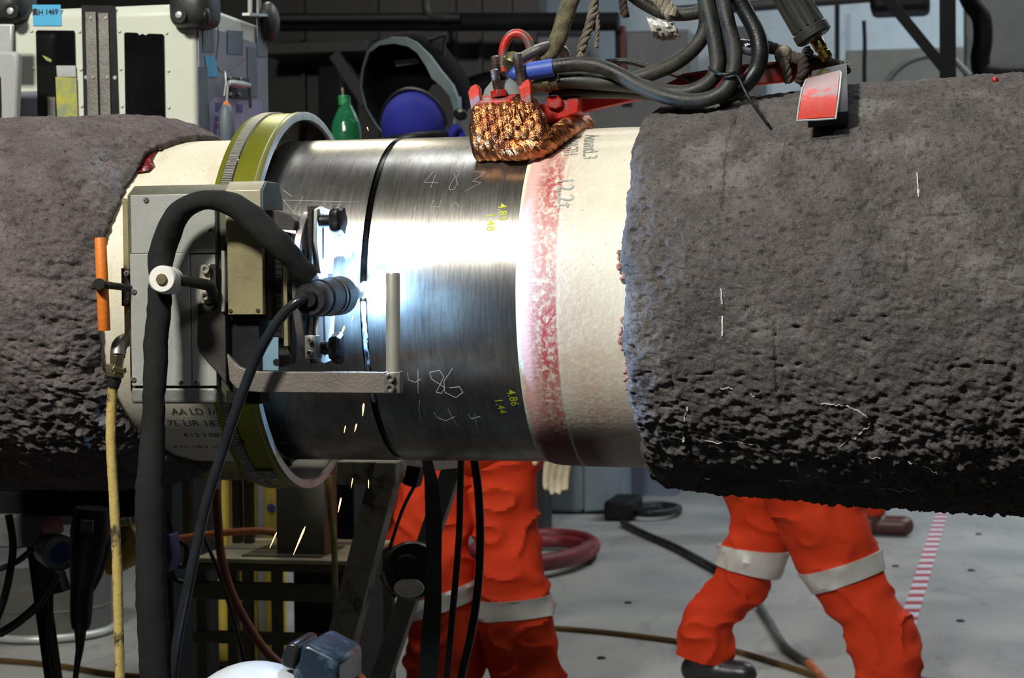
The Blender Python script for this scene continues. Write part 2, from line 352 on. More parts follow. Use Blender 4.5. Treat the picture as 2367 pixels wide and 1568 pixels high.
def mat_copper():
    mt,nt,b=base('woven_copper'); b.inputs['Metallic'].default_value=1; b.inputs['Roughness'].default_value=.3
    v=vec(nt,'Object'); c=ramp(nt,nz(nt,v,26,4,.6),[(.3,(.20,.065,.03)),(.52,(.50,.19,.075)),(.72,(.80,.37,.15))])
    nt.links.new(c,b.inputs['Base Color']); bump(nt,b,nz(nt,v,420,2,.5),.7,.002); return mt
def mat_green():
    mt,nt,b=base('olive_green_anodised'); b.inputs['Metallic'].default_value=.55; b.inputs['Roughness'].default_value=.34
    v=vec(nt,'Object'); c=ramp(nt,nz(nt,v,6,5,.6),[(.3,(.17,.19,.012)),(.7,(.26,.27,.02))])
    nt.links.new(c,b.inputs['Base Color']); return mt
PIPE=mat_pipe(); COATL=mat_coat('left'); COATR=mat_coat('right'); CONCL=mat_conc('grey_brown_concrete',(.18,.150,.143),(.34,.295,.28),(.47,.42,.40)); CONCR=mat_conc('grey_concrete',(.165,.148,.140),(.32,.287,.272),(.50,.46,.44))
COPPER=mat_copper(); GREEN=mat_green()
# ------------------------------------------------------------------ the setting
def struct(name,mb,mat,**k):
    o=mb.build(name,mat,**k); o['kind']='structure'; return o
struct('floor',MB().box((-9,-6.5,-.12),(9,9.7,0)),mat_floor())
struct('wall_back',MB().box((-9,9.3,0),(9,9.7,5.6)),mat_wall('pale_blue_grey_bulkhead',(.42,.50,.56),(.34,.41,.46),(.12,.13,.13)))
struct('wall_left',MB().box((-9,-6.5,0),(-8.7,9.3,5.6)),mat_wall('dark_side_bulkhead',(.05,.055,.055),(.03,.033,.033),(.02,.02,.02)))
struct('wall_right',MB().box((8.7,-6.5,0),(9,9.3,5.6)),mat_wall('grey_side_bulkhead',(.08,.09,.09),(.05,.055,.055),(.02,.02,.02)))
struct('wall_front',MB().box((-8.7,-6.5,0),(8.7,-6.2,5.6)),mat_wall('dim_front_bulkhead',(.06,.065,.07),(.03,.033,.035),(.02,.02,.02)))
struct('ceiling',MB().box((-9,-6.5,5.6),(9,9.7,5.75)),mat_wall('dark_ceiling',(.03,.033,.035),(.02,.022,.022),(.01,.01,.01)))
struct('dark_sheet_1',MB().box((-8.6,-6.1,0),(8.6,.9,.012)),mat_wall('black_floor_sheet',(.012,.012,.012),(.02,.02,.02),(.03,.03,.03)))  # unseen dark sheet added so the pipe's underside reflects less light
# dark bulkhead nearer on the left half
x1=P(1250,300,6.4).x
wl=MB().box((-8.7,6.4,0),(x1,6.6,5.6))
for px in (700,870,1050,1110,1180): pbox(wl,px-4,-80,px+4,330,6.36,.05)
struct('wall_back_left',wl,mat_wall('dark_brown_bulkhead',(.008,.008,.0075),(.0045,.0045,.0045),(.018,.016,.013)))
# ------------------------------------------------------------------ concrete radius field
def rough_amt(x,ph,side):
    if side=='L':
        e=max(0,min(1,(x+.86)/.15)); return .35+.9*e*max(0,min(1,(R_(75)-ph)/R_(25)))+.45*max(0,min(1,(-ph-R_(5))/R_(40)))
    return .30+.75*max(0,min(1,(-ph-R_(12))/R_(30)))+.25*max(0,min(1,(x-.6)/.3))
crR=[[(1706,255),(1682,330),(1676,400),(1672,480)],[(1820,320),(1808,400)],[(1547,850),(1553,915)],[(1792,740),(1797,905)]]
cracks=[[CY(x,y,.372) for x,y in c] for c in crR]
def cdist(x,ph,R):
    best=1
    for c in cracks:
        for (a,b) in zip(c[:-1],c[1:]):
            ax,ay,bx,by=a[0],a[1]*R,b[0],b[1]*R; px_,py_=x,ph*R
            dx,dy=bx-ax,by-ay; t=max(0,min(1,((px_-ax)*dx+(py_-ay)*dy)/(dx*dx+dy*dy)))
            d=math.hypot(px_-ax-dx*t,py_-ay-dy*t)
            if d<best: best=d
    return best
def interp(tab,x):
    if x<=tab[0][0]: return tab[0][1]
    for (a,b),(c,d) in zip(tab[:-1],tab[1:]):
        if x<=c: return b+(d-b)*(x-a)/(c-a)
    return tab[-1][1]
profR=[(0,.333),(.006,.342),(.02,.349),(.05,.354),(.12,.360),(.22,.367),(.4,.382),(.6,.390),(1.2,.395)]   # distance from the right concrete's edge
profL=[(0,.322),(.012,.332),(.04,.346),(.085,.357),(.15,.364),(.3,.366),(1,.366)]
def edgeR(ph):     # where the right concrete starts along the pipe, as it is ragged
    b=.262+.016*math.sin(abs(ph))**2*(1 if ph<0 else .5)
    return b+.010*noise.noise(Vector((ph*6,1.3,0)))+.004*noise.noise(Vector((ph*30,4.1,0)))
def edgeL(ph):
    d=math.degrees(ph)
    b=interp([(-180,-.6),(-80,-.615),(-60,-.64),(-40,-.675),(-20,-.69),(0,-.69),(20,-.687),(35,-.675),(50,-.665),(62,-.655),(75,-.625),(85,-.60),(110,-.59),(180,-.6)],d)
    return b+.008*noise.noise(Vector((ph*5,7.3,0)))+.004*noise.noise(Vector((ph*28,2.1,0)))
def concR(x,ph,side):
    q=cylp(x,ph,.37)
    if side=='R': s_=x-edgeR(ph); R0=interp(profR,s_)
    else: s_=edgeL(ph)-x; R0=interp(profL,s_)
    a=rough_amt(x,ph,side)
    d=.0035*noise.noise(q*9)+a*(.0052*noise.noise(q*32)+.0050*noise.noise(q*75+Vector((5,0,0)))+.0042*noise.noise(q*150))+.0012*noise.noise(q*170)
    t=noise.noise(q*48+Vector((9,3,1)));  d-=a*.011*max(0,t-.22)
    t=noise.noise(Vector((q.x*62,q.y*95,q.z*110))+Vector((2,8,5))); d-=.016*max(0,t-.30); d+=.0013*noise.noise(q*100+Vector((1,2,3)))+.0016*noise.noise(q*45+Vector((4,2,3)))
    if side=='R':
        c=cdist(x,ph,.37)
        if c<.004: d-=.006*(1-c/.004)
    return R0+d
def concrete(name,side,mat,parent,xe):
    NP=720; nx=int(.8/.0034) if side=='R' else int(.5/.0034)
    me=bpy.data.meshes.new(name); vs=[];fs=[]
    for i in range(NP):
        ph=-math.pi+2*math.pi*i/NP; e=edgeR(ph) if side=='R' else edgeL(ph)
        back=abs(ph)>R_(112)
        sgn=1 if side=='R' else -1
        vs.append(cylp(e+sgn*.004,ph,.309))
        vs.append(cylp(e+sgn*.001+.002*noise.noise(Vector((ph*40,9,0))),ph,.320))
        for k in range(nx):
            x=e+sgn*(k/(nx-1))**1.0*abs(xe-e)
            vs.append(cylp(x,ph,concR(x,ph,side) if not back else (interp(profR if side=='R' else profL,abs(x-e)))))
    n=nx+2
    for i in range(NP):
        j=(i+1)%NP
        for k in range(n-1):
            f=(i*n+k,i*n+k+1,j*n+k+1,j*n+k); fs.append(f if side=='L' else f[::-1])
    fs.append(tuple(i*n+n-1 for i in range(NP)))
    mb=MB(); mb.v=vs; mb.f=fs; mb.sm=[True]*len(fs)
    return mb.build(name,mat,parent)
def revolve(name,prof,mat,parent,NP=180,caps=True):
    vs=[];fs=[];uv=[]
    for i in range(NP+1):
        ph=-math.pi+2*math.pi*i/NP
        for x,r in prof: vs.append(cylp(x,ph,r)); uv.append((x,r*ph))
    n=len(prof)
    for i in range(NP):
        for k in range(n-1): fs.append((i*n+k,(i+1)*n+k,(i+1)*n+k+1,i*n+k+1))
    c=sum(vs,Vector((0,0,0)))/len(vs)
    me=bpy.data.meshes.new(name); me.from_pydata([v-c for v in vs],[],fs); me.materials.append(mat)
    l=me.uv_layers.new(name='UVMap')
    for lp in me.loops: l.data[lp.index].uv=uv[lp.vertex_index]
    me.polygons.foreach_set('use_smooth',[True]*len(fs))
    o=bpy.data.objects.new(name,me); C.objects.link(o); o.location=c
    if parent: o.parent=parent; o.matrix_parent_inverse=Matrix.Translation(-wloc(parent))
    em=o.modifiers.new('edge','EDGE_SPLIT'); em.split_angle=R_(35)
    return o
def cnorm(p): return Vector((0,p.y,p.z-AX)).normalized()
def dens(pts,n=6):
    o=[]
    for a,b in zip(pts[:-1],pts[1:]):
        for k in range(n): t=k/n; o.append((a[0]+(b[0]-a[0])*t,a[1]+(b[1]-a[1])*t))
    return o+[pts[-1]]
def marks(name,lines,mat,parent,R,w,side=None,label=None,jit=0,gap=0):
    mb=MB()
    for ln in lines:
        pts=[]
        for px,py in dens(ln,8):
            x,ph=CY(px+random.uniform(-jit,jit),py+random.uniform(-jit,jit),R)
            r=R+.0002 if not side else concR(x,ph,side)+.0006
            pts.append(cylp(x,ph,r))
        if gap:
            k=0
            while k<len(pts)-2:
                n=random.randint(2,5)
                if random.random()>gap: mb.strip(pts[k:k+n+1],w*random.uniform(.5,1.4),cnorm,.0012)
                k+=n
        else: mb.strip(pts,w,cnorm,.0003)
    o=mb.build(name,mat,parent)
    if label: o['label']=label
    return o
def wraptext(name,txt,size,mat,parent,px,py,R,rot=-90,label=None,sx=1):
    # painted lettering wrapped on the pipe; rot -90 reads downwards
    cu=bpy.data.curves.new('t','FONT'); cu.body=txt; cu.size=size; cu.extrude=0; cu.resolution_u=3; cu.offset=size*.008
    to=bpy.data.objects.new('t',cu); me=bpy.data.meshes.new_from_object(to); bpy.data.objects.remove(to)
    x0,p0=CY(px,py,R); mb=MB(); vs=[]; a=R_(rot)
    for v in me.vertices:
        u=v.co.x*sx; w=v.co.y; du=u*math.cos(a)-w*math.sin(a); dv=u*math.sin(a)+w*math.cos(a)
        vs.append(cylp(x0+du,p0+dv/R,R+.0004))
    mb.add(vs,[tuple(p.vertices) for p in me.polygons]); o=mb.build(name,mat,parent)
    if label:o['label']=label
    return o
# ------------------------------------------------------------------ the two pipe joints
SEAM=-.2005; Rs=.305
pl=empty('coated_steel_pipe',(-.9,0,AX-.37),'pipe joint left of the weld seam, ragged concrete jacket and cream coating','pipe')
st=revolve('steel_end',[(-.62,Rs),(SEAM-.006,Rs),(SEAM-.0035,Rs-.010),(SEAM-.0035,Rs-.02),(-.62,Rs-.02)],PIPE,pl)
revolve('polymer_coating',[(-.80,.3095),(-.475,.3095),(-.43,.3085),(-.42,.3055)],COATL,pl)
concrete('concrete_jacket','L',CONCL,pl,-1.32)
# torn film at the concrete's edge
fl=MB()
poly=[(350,322),(372,340),(352,372),(358,385),(345,398),(317,402),(330,370),(343,340)]
vv=[cylp(*CY(x,y,.3115),.3125+.004*random.random()) for x,y in poly]; cc=sum(vv,Vector())/len(vv)+Vector((0,-.004,.002))
fl.add(vv+[cc],[(i,(i+1)%len(vv),len(vv)) for i in range(len(vv))])
poly=[(360,348),(385,330),(405,322),(412,320),(395,334),(372,350)]
vv=[cylp(*CY(x,y,.3115),.314) for x,y in poly]; fl.add(vv,[(0,1,2,3,4,5)])
o=fl.build('primer_film',K['film_red'],pl); o['label']='glossy dark red torn film'; sm=o.modifiers.new('s','SOLIDIFY'); sm.thickness=.0008
marks('chalk_mark',[[(645,452),(700,515)],[(700,455),(675,500)],[(648,463),(830,468)],[(655,440),(675,455)]],K['chalk_faint'],pl,Rs,.0009)
marks('chalk_mark',[[(648,1023),(680,1025),(705,1035),(722,1047),(718,1054),(700,1055)],[(658,1028),(658,1042)],[(672,1040),(695,1045),(690,1050)],[(692,1035),(700,1046)]],K['chalk_faint'],pl,Rs,.0009)
wraptext('painted_lettering','7L UR 183',.024,K['stencil_dark'],pl,390,985,.3095,0,'black hand lettering on the coating')
wraptext('painted_lettering','AA LD 1/2 N',.022,K['stencil_dark'],pl,398,958,.3095,0,'black hand lettering on the coating')
wraptext('painted_lettering','4.15 1.083 A 22',.019,K['stencil_dark'],pl,425,1010,.3095,0)
wraptext('painted_lettering','A FIL. UB.3  1024',.015,K['stencil_dark'],pl,402,1035,.3095,0)
pr=empty('coated_steel_pipe',(.6,0,AX-.39),'pipe joint right of the weld seam, pink-stained coating and chalk-marked concrete jacket','pipe')
revolve('steel_end',[(SEAM+.0035,Rs-.02),(SEAM+.0035,Rs-.010),(SEAM+.006,Rs),(.10,Rs),(.10,Rs-.02),(SEAM+.0035,Rs-.02)],PIPE,pr)
prof=[(.072,.3055),(.078,.3065),(.088,.3095),(.10,.3115),(.15,.3135),(.20,.3145),(.36,.315)]
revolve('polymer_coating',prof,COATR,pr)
concrete('concrete_jacket','R',CONCR,pr,1.13)
# pinkish mortar crumbs along the concrete edge
cr=MB()
for i in range(46):
    ph=R_(random.choice([random.uniform(-32,18),random.uniform(-32,-20),random.uniform(6,16),random.uniform(-12,-5)])); e=edgeR(ph)
    cr.ball(cylp(e-.002+random.uniform(-.004,.004),ph,.319+random.uniform(0,.008)),random.uniform(.002,.006),8,5,1,random.uniform(.6,1.2),random.uniform(.6,1.3))
o=cr.build('mortar_crumbs',M('salmon_mortar',(.40,.19,.13),.9,bp=.8,bs=200),pr); o['label']='salmon-coloured mortar crumbs along the concrete edge'; o['kind']='stuff'
def X3(l): return [[(850+x/1.96,300+y/1.96) for x,y in s] for s in l]
digits=[('4',[[(300,190),(255,240),(320,240)],[(308,205),(285,265)]]),('8',[[(418,187),(394,194),(397,216),(374,250),(368,272),(388,272),(408,250),(400,222),(412,200),(418,187)]]),('3',[[(480,190),(535,195),(475,235),(515,240),(440,280)]]),
('1',[[(220,345),(200,400)]]),('4',[[(300,320),(285,350),(325,350)],[(332,320),(315,395)]]),('8',[[(400,330),(375,345),(395,370),(412,350),(400,330)]]),
('4',[[(180,1100),(185,1135),(215,1145),(240,1130)],[(228,1085),(228,1195)]]),('8',[[(325,1090),(280,1100),(290,1130),(350,1170),(335,1195),(310,1190),(345,1120),(325,1090)]]),('6',[[(385,1080),(345,1140),(350,1190),(400,1215),(432,1190),(415,1165),(370,1170)]]),
('1',[[(235,1225),(232,1270),(243,1325)]]),('4',[[(300,1280),(315,1305),(355,1320),(395,1300)],[(365,1265),(385,1310),(412,1345)]]),('4',[[(455,1290),(470,1310),(510,1300)],[(485,1285),(492,1330),(500,1380)]])]
for k,(dg,ln) in enumerate(digits):
    marks('chalk_digit',X3(ln),K['chalk'] if k>5 else K['chalk_faint'],pr,Rs,.0011 if k>5 else .0009,label='chalked '+dg)
for t,x,y in (('4.83',1152,472),('1.48',1124,494),('4.86',1171,902),('1.44',1142,922)):
    wraptext('marker_number',t,.021,K['ymark'],pr,x,y,Rs,-82,'yellow marker number')
wraptext('stencil_lettering','ALANGTH',.036,K['stencil'],pr,1308,316,.3142,-84,'faded grey stencil letters',.48)
wraptext('stencil_lettering','12.2t',.042,K['stencil'],pr,1289,412,.3140,-84,'faded grey stencil number',.8)
wraptext('stencil_lettering','AnnmtL3',.038,K['stencil'],pr,1352,312,.3149,-84,'faded grey stencil letters',.72)
marks('chalk_dash',[[(2119,402),(2121,420),(2123,456)]],K['chalk'],pr,.386,.003,'R',gap=.15,jit=.6)
for l_ in ([(1665,652),(1668,712)],[(1668,732),(1669,778)]): marks('chalk_dash',[l_],K['chalk'],pr,.37,.0022,'R',gap=.15,jit=.6)
lo=[[(1612,908),(1680,906),(1725,912),(1745,925)],[(1605,912),(1590,950),(1580,980),(1575,1020),(1578,1045)],[(1585,1048),(1598,1090),(1622,1120),(1660,1128)],[(1630,1036),(1700,1040),(1790,1048)],[(1840,932),(1890,935),(1940,935),(1990,950),(2012,965),(2008,985),(1980,1005),(1950,1025),(1915,1045)],[(2008,1048),(2080,1052),(2120,1060),(2160,1080),(2185,1095)],[(2030,1120),(2100,1128),(2165,1122)],[(1840,1070),(1845,1100),(1835,1115),(1780,1128)]]
for l_ in lo: marks('chalk_outline',[l_],K['chalk'],pr,.378,.0021,'R',gap=.38,jit=2.2,label='broken white chalk outline')
MB().ball(cylp(*CY(2300,184,.39),concR(*CY(2300,184,.39),'R')+.003),.006,10,6).build('paint_spot',K['red'],pr)
# weld seam between the joints
sm_=empty('weld_seam',(SEAM,0,AX-Rs),'dark circumferential weld groove between the two bare steel pipe ends','weld seam')
revolve('groove',[(SEAM-.0060,Rs+.0002),(SEAM-.0045,Rs-.006),(SEAM,Rs-.008),(SEAM+.0045,Rs-.006),(SEAM+.0060,Rs+.0002)],K['groove'],sm_)
revolve('bevel_lip',[(SEAM+.0062,Rs+.0004),(SEAM+.0074,Rs+.0004)],K['groove_lip'],sm_)
bd=MB(); pts=[cylp(SEAM,R_(a),Rs-.0012) for a in range(-36,2,2)]
bd.tube(pts,.0042,10,4,.5); bd.build('weld_bead',K['bead'],sm_)['label']='freshly laid bluish weld bead'
# ------------------------------------------------------------------ welding band with rack
RB=.358; X0,X1=-.478,-.392
gb=empty('welding_guide_band',((X0+X1)/2,0,AX-RB),'olive green circular guide band with toothed rack clamped around the left pipe','guide band')
revolve('band',[(X0,RB-.006),(X0,RB-.001),(X0+.006,RB),(X1-.013,RB),(X1-.012,RB+.001),(X1-.004,RB+.001),(X1-.004,RB-.006),(X0,RB-.006)],GREEN,gb,240)
revolve('edge_ring',[(X1-.004,RB+.0005),(X1-.001,RB+.002),(X1,RB-.001),(X1,RB-.013),(X1-.006,RB-.015),(X1-.008,RB-.007),(X1-.004,RB-.005),(X1-.004,RB+.0005)],K['steel'],gb,240)['label']='bright silver edge ring'
revolve('edge_bead',[(X1-.0125,RB+.0012),(X1-.011,RB+.0022),(X1-.0095,RB+.0012)],K['alu'],gb,240)
rk=MB(); n=560
for i in range(n):
    a=-math.pi+2*math.pi*i/n; b=a+math.pi*1.05/n
    vs=[cylp(x,q,r) for q in (a,b) for x in (X0+.012,X0+.031) for r in (RB,RB+.0028)]
    rk.add(vs,[(0,1,3,2),(4,6,7,5),(1,5,7,3),(0,4,5,1),(2,3,7,6)])
o=rk.build('rack',K['alu'],gb); o['label']='silver rack of fine teeth'
rk=MB()
revolve('rack_base',[(X0+.010,RB+.0002),(X0+.011,RB+.0008),(X0+.032,RB+.0008),(X0+.033,RB+.0002)],K['black_metal'],gb,240)
def socket_screw(px,py,R,r,parent,mat=None,name='screw'):
    x,ph=CY(px,py,R); a=cylp(x,ph,R-.001); nn=cnorm(a)
    mb=MB().lathe(a,a+nn*.004,[(0,r),(.6,r),(1,r*.8),(1,r*.45),(.3,r*.42)],20); return mb.build(name,mat or K['steel'],parent)
socket_screw(542,373,RB,.0085,gb); socket_screw(557,1022,RB,.007,gb,K['black_metal'])
hp=MB(); c=[CY(x,y,RB) for x,y in ((570,1085),(632,1085),(636,1100),(575,1112))]
cs=[cylp(a,b,RB+.001) for a,b in c]; hp.prism(cs,cnorm(sum(cs,Vector())/4)*.003); hinge=hp.build('hinge_plate',K['dull_steel'],gb)
for x,y in ((585,1091),(617,1091),(600,1108),(632,1107)): socket_screw(x,y,RB+.003,.005,gb,K['steel'])
# spacer feet inside the band resting on the pipe
for a in (65,10,-35,-78,150,-150,105):
    q=R_(a); mb=MB(); mb.cyl(cylp(X0+.045,q,.3095),cylp(X0+.045,q,RB-.004),.010); mb.cyl(cylp(X0+.045,q,.3095),cylp(X0+.045,q,.318),.018); mb.build('spacer_foot',K['black_metal'],gb)
revolve('inner_lining',[(X0+.004,RB-.007),(X1-.008,RB-.007),(X1-.010,RB-.012),(X0+.004,RB-.012)],K['black'],gb,160)
# ------------------------------------------------------------------ welding carriage on the band
def pscrew(px,py,Y,r,parent,mat=None,slot=True,socket=False,name='screw'):
    a=P(px,py,Y); b=a-Vector((0,.003 if not socket else .009,0)); r=r*sc(Y,px); mb=MB()
    if socket: mb.lathe(a,b,[(0,r),(.85,r),(1,r*.9),(1,r*.55),(.4,r*.5)],20)
    else:
        mb.lathe(a,b,[(0,r),(.6,r),(1,r*.75)],18)
    o=mb.build(name,mat or K['steel'],parent)
    if slot and not socket:
        s_=MB(); d=Vector((math.cos(.7),0,math.sin(.7)))*r*.8; e=Vector((-math.sin(.7),0,math.cos(.7)))*r*.12; q=b-Vector((0,.0003,0))
        s_.prism([q-d-e,q+d-e,q+d+e,q-d+e],(0,.0006,0)); s_.build('slot',K['black'],o)
    return o
Yc=-.492
ca=empty('welding_carriage',P(420,935,-.42),'grey boxy orbital welding carriage with orange T-handle riding on the green band','welding machine')
# housing: cross-section in Y/Z with a chamfered top, extruded along X
xa=P(290,700,Yc).x; xb=P(521,700,Yc).x; zt=P(420,448,Yc).z; zb=P(420,897,Yc).z; zbb=P(420,935,Yc).z; ztt=P(420,428,Yc+.045).z
mb=MB(); mb.prism([(xa,Yc+.014,zt),(xa,Yc+.045,ztt),(xa,-.385,ztt),(xa,-.385,zbb+.008),(xa,Yc+.03,zbb),(xa,Yc+.014,zb-.004)],(xb-xa,0,0))
mb.build('housing',K['olive_grey'],ca,.002)
mb=MB(); pbox(mb,302,449,497,586,Yc,.012); pbox(mb,302,586,440,893,Yc,.012); cp=mb.build('cover_plate',K['grey_plate'],ca,.0015)
mb=MB(); pbox(mb,442,588,499,893,Yc+.0005,.012); ap=mb.build('access_panel',K['grey_plate'],ca,.0015)
for x,y in ((338,462),(487,534),(420,885),(310,674),(309,877)): pscrew(x,y,Yc,7,cp)
pscrew(455,884,Yc,7,ap)
mb=MB(); pbox(mb,302,895,500,934,Yc+.004,.03); mb.build('lower_casting',M('grey_cast_metal',(.22,.22,.20),.5,.2,(.14,.14,.13),16,.4,.7,.3,120),ca,.006,3)
mb=MB(); pbox(mb,285,458,301,776,Yc+.02,.03); mb.build('side_rail',K['brass_plate'],ca,.001)
mb=MB(); pbox(mb,280,620,300,708,Yc+.012,.02); b=mb.build('handle_bracket',K['black_metal'],ca,.0015)
pscrew(296,632,Yc+.01,6,b,slot=False,socket=True); pscrew(296,697,Yc+.01,6,b,slot=False,socket=True)
# vertical dark gap and drive housing
mb=MB(); pbox(mb,499,440,524,600,Yc+.02,.06); mb.build('side_cover',K['black_metal'],ca)
Yd=-.497
mb=MB(); x0,x1=P(521,500,Yd).x,P(603,500,Yd).x; z0,z1=P(560,440,Yd).z,P(560,560,Yd).z; zt2=P(560,421,Yd+.04).z
mb.prism([(x0,Yd,z1),(x0,Yd,z0),(x0,Yd+.022,zt2),(x0,Yd+.085,zt2),(x0,Yd+.105,zt2-.03),(x0,Yd+.105,z1)],(x1-x0,0,0)); dh=mb.build('drive_housing',K['beige_metal'],ca,.0015)
xr=x1+.0006
mb=MB(); mb.prism([(xr,Yd+.002,P(600,487,Yd).z),(xr,Yd+.002,z0-.001),(xr,Yd+.023,zt2-.001),(xr,Yd+.085,zt2-.001),(xr,Yd+.105,zt2-.03),(xr,Yd+.105,P(600,487,Yd).z)],(.003,0,0)); mb.build('side_plate',K['teal_plate'],dh,.0006)
mb=MB(); pbox(mb,525,500,607,728,Yd-.002,.06); bp_=mb.build('brass_cover',K['brass_plate'],ca,.0015)
pscrew(533,718,Yd-.002,5,bp_,K['brass_dull']); pscrew(596,717,Yd-.002,5,bp_,K['brass_dull'])
mb=MB(); pbox(mb,518,560,618,742,Yd+.012,.08); mb.build('motor_case',K['black'],ca,.002)
mb=MB(); mb.tube([P(516,580,Yd-.004),P(517,650,Yd-.006),P(516,720,Yd-.004)],.0035,8); mb.build('sealant_bead',K['alu'],ca)
# upper bracket arm reaching to the disc
mb=MB(); mb.prism(pp([(603,484),(640,486),(672,498),(682,512),(678,533),(640,530),(603,515)],Yd+.03),(0,.05,0)); mb.build('upper_arm',K['dark_bracket'],ca,.001)
mb=MB(); mb.prism(pp([(628,530),(672,540),(680,600),(672,840),(645,850),(628,700)],Yd+.065),(0,.03,0)); mb.build('slide_block',K['dark_bracket'],ca,.001)
mb=MB(); pbox(mb,626,560,652,782,Yd+.055,.01); ru=mb.build('slide_rule',K['ruler'],ca)
tk=MB()
for i in range(17):
    y=570+i*13; pbox(tk,636 if i%2 else 630,y,650,y+2,Yd+.0545,.001)
tk.build('tick_marks',K['ink'],ru)
mb=MB(); pbox(mb,655,600,664,800,Yd+.05,.012); mb.build('slide_rail',K['brass_plate'],ca)
Yt=Yd+.03
mb=MB(); mb.prism(pp([(604,782),(643,780),(644,857),(596,857),(598,815)],Yt),(0,.004,0)); tp=mb.build('lower_plate',M('pale_blue_plate',(.22,.36,.45),.45,.2),ca,.0006)
mb=MB(); a=P(639,838,Yt); mb.lathe(a,a-Vector((0,.0006,0)),[(0,.006),(1,.006)],16); mb.build('hole',K['black'],tp)
# white roller, its bent shaft and bolted bracket
mb=MB(); pbox(mb,461,611,486,702,Yc-.006,.008); rb=mb.build('roller_bracket',K['beige_metal'],ca,.0008)
mb=MB(); pbox(mb,486,611,499,702,Yc-.004,.01); mb.build('bracket_edge',K['black_metal'],rb)
pscrew(478,622,Yc-.006,11,rb,slot=False,socket=True); pscrew(478,685,Yc-.006,11,rb,slot=False,socket=True)
mb=MB(); mb.tube([P(400,648,-.575),P(430,650,-.56),P(465,656,-.54),P(486,664,-.525),P(494,690,-.505)],.0095,14); mb.build('roller_shaft',K['black_metal'],ca)
a=P(374,646,-.612); b=P(396,650,-.552)
mb=MB(); mb.lathe(a,b,[(0,.006),(0,.020),(.06,.0228),(.30,.0232),(.36,.0218),(.42,.0232),(.66,.0232),(.72,.0218),(.78,.0232),(.96,.0228),(1,.018)],40); ro=mb.build('roller',K['white_pl'],ca); ro['label']='white nylon roller'
mb=MB(); d=(b-a).normalized(); mb.lathe(a+d*.003,a-d*.0045,[(0,.0092),(.8,.0092),(1,.008)],24); mb.build('roller_pin',K['brass_dull'],ro)
# dark lower bracket and guard arm with rod
mb=MB(); mb.prism(pp([(457,702),(520,702),(523,890),(502,862),(478,836),(462,815),(455,795)],Yc-.004),(0,.02,0)); mb.build('lower_bracket',K['dark_bracket'],ca,.002)
mb=MB(); pbox(mb,522,735,600,935,Yd+.02,.05); mb.build('motor_base',K['black'],ca,.002)
Ya=-.512
mb=MB(); mb.prism(pp([(524,818),(536,832),(552,848),(575,857),(600,859),(893,861),(893,910),(600,908),(568,905),(545,898),(530,880)],Ya),(0,.012,0)); ga=mb.build('guard_arm',M('grey_brown_bar',(.20,.18,.155),.5,.35,(.14,.125,.11),14,.4,.7,.3,200),ca,.0015)
mb=MB(); pbox(mb,889,860,925,910,Ya-.004,.018); ge=mb.build('arm_end',K['dull_steel'],ga,.0012)
pscrew(903,874,Ya-.004,11.5,ge,slot=False,socket=True); pscrew(903,897,Ya-.004,11.5,ge,slot=False,socket=True)
a=P(909,864,Ya+.01); b=P(908,631,Ya+.01)
mb=MB(); mb.lathe(a,b,[(0,.0118),(.98,.0118),(1,.0108)],28); rod=mb.build('guard_rod',K['alu'],ca); rod['label']='satin silver vertical rod'
# orange T-handle
mb=MB(); mb.lathe(P(232,550,-.53),P(241,765,-.53),[(0,.0090),(.01,.0098),(.99,.0106),(1,.0098)],24); mb.build('handle_grip',K['orange'],ca)['label']='orange tubular grip'
mb=MB(); mb.lathe(P(229,657,-.556),P(232,658,-.520),[(0,.003),(0,.0088),(.1,.0100),(.5,.0105),(1,.0105)],24); mb.build('handle_hub',K['black_metal'],ca)
mb=MB(); mb.tube([P(236,658,-.535),P(262,661,-.525),P(300,666,-.49)],[.0075,.0062,.0062],14); mb.build('handle_stem',K['black_metal'],ca)
# torch mounting disc, slotted plate and knobs (planes facing along the pipe)
Xd=P(673,655,-.485).x
cz=P(695,660,-.45).z; cyd=-.400
def discX(X,r,th,yc,zc,a0=0,a1=360,n=72):
    return [(X,yc+r*math.cos(R_(a0+(a1-a0)*i/n)),zc+r*math.sin(R_(a0+(a1-a0)*i/n))) for i in range(n)]
mb=MB(); mb.prism([(X_,cyd+(y_-cyd)*.66,z_) for X_,y_,z_ in discX(Xd,.126,.012,cyd,cz)],(.013,0,0)); dk=mb.build('mounting_disc',M('disc_steel',(.36,.34,.33),.38,.75,(.26,.22,.23),10,.4,.7,.1,200),ca,.0015)
for y_,z_ in ((cyd-.062,cz-.03),(cyd-.057,cz+.055),(cyd-.060,cz-.055)):
    mb=MB(); mb.lathe((Xd+.0125,y_,z_),(Xd+.0136,y_,z_),[(0,.006),(1,.006)],16); mb.build('disc_hole',K['black'],dk)
Xp=Xd+.024; cyp=cyd
def slotplate(sg):
    # plate with a slot, tilted about the disc centre
    out=[(-.020,.02),(-.040,.075),(-.035,.128),(-.005,.134),(.040,.130),(.060,.05),(.05,.02)]
    return [(Xp,cyp+y,cz+sg*z) for y,z in out]
for sg,nm in ((1,'upper'),(-1,'lower')):
    mb=MB(); mb.prism(slotplate(sg),(.007,0,0)); sp_=mb.build('slotted_plate',K['pale_metal'],ca,.0008)
    mb=MB(); mb.prism([(Xp+.0068,cyp-.032+y,cz+sg*z) for y,z in ((.024,.045),(.031,.045),(.034,.12),(.026,.12))],(.0009,0,0)); mb.build('slot',K['black'],sp_)
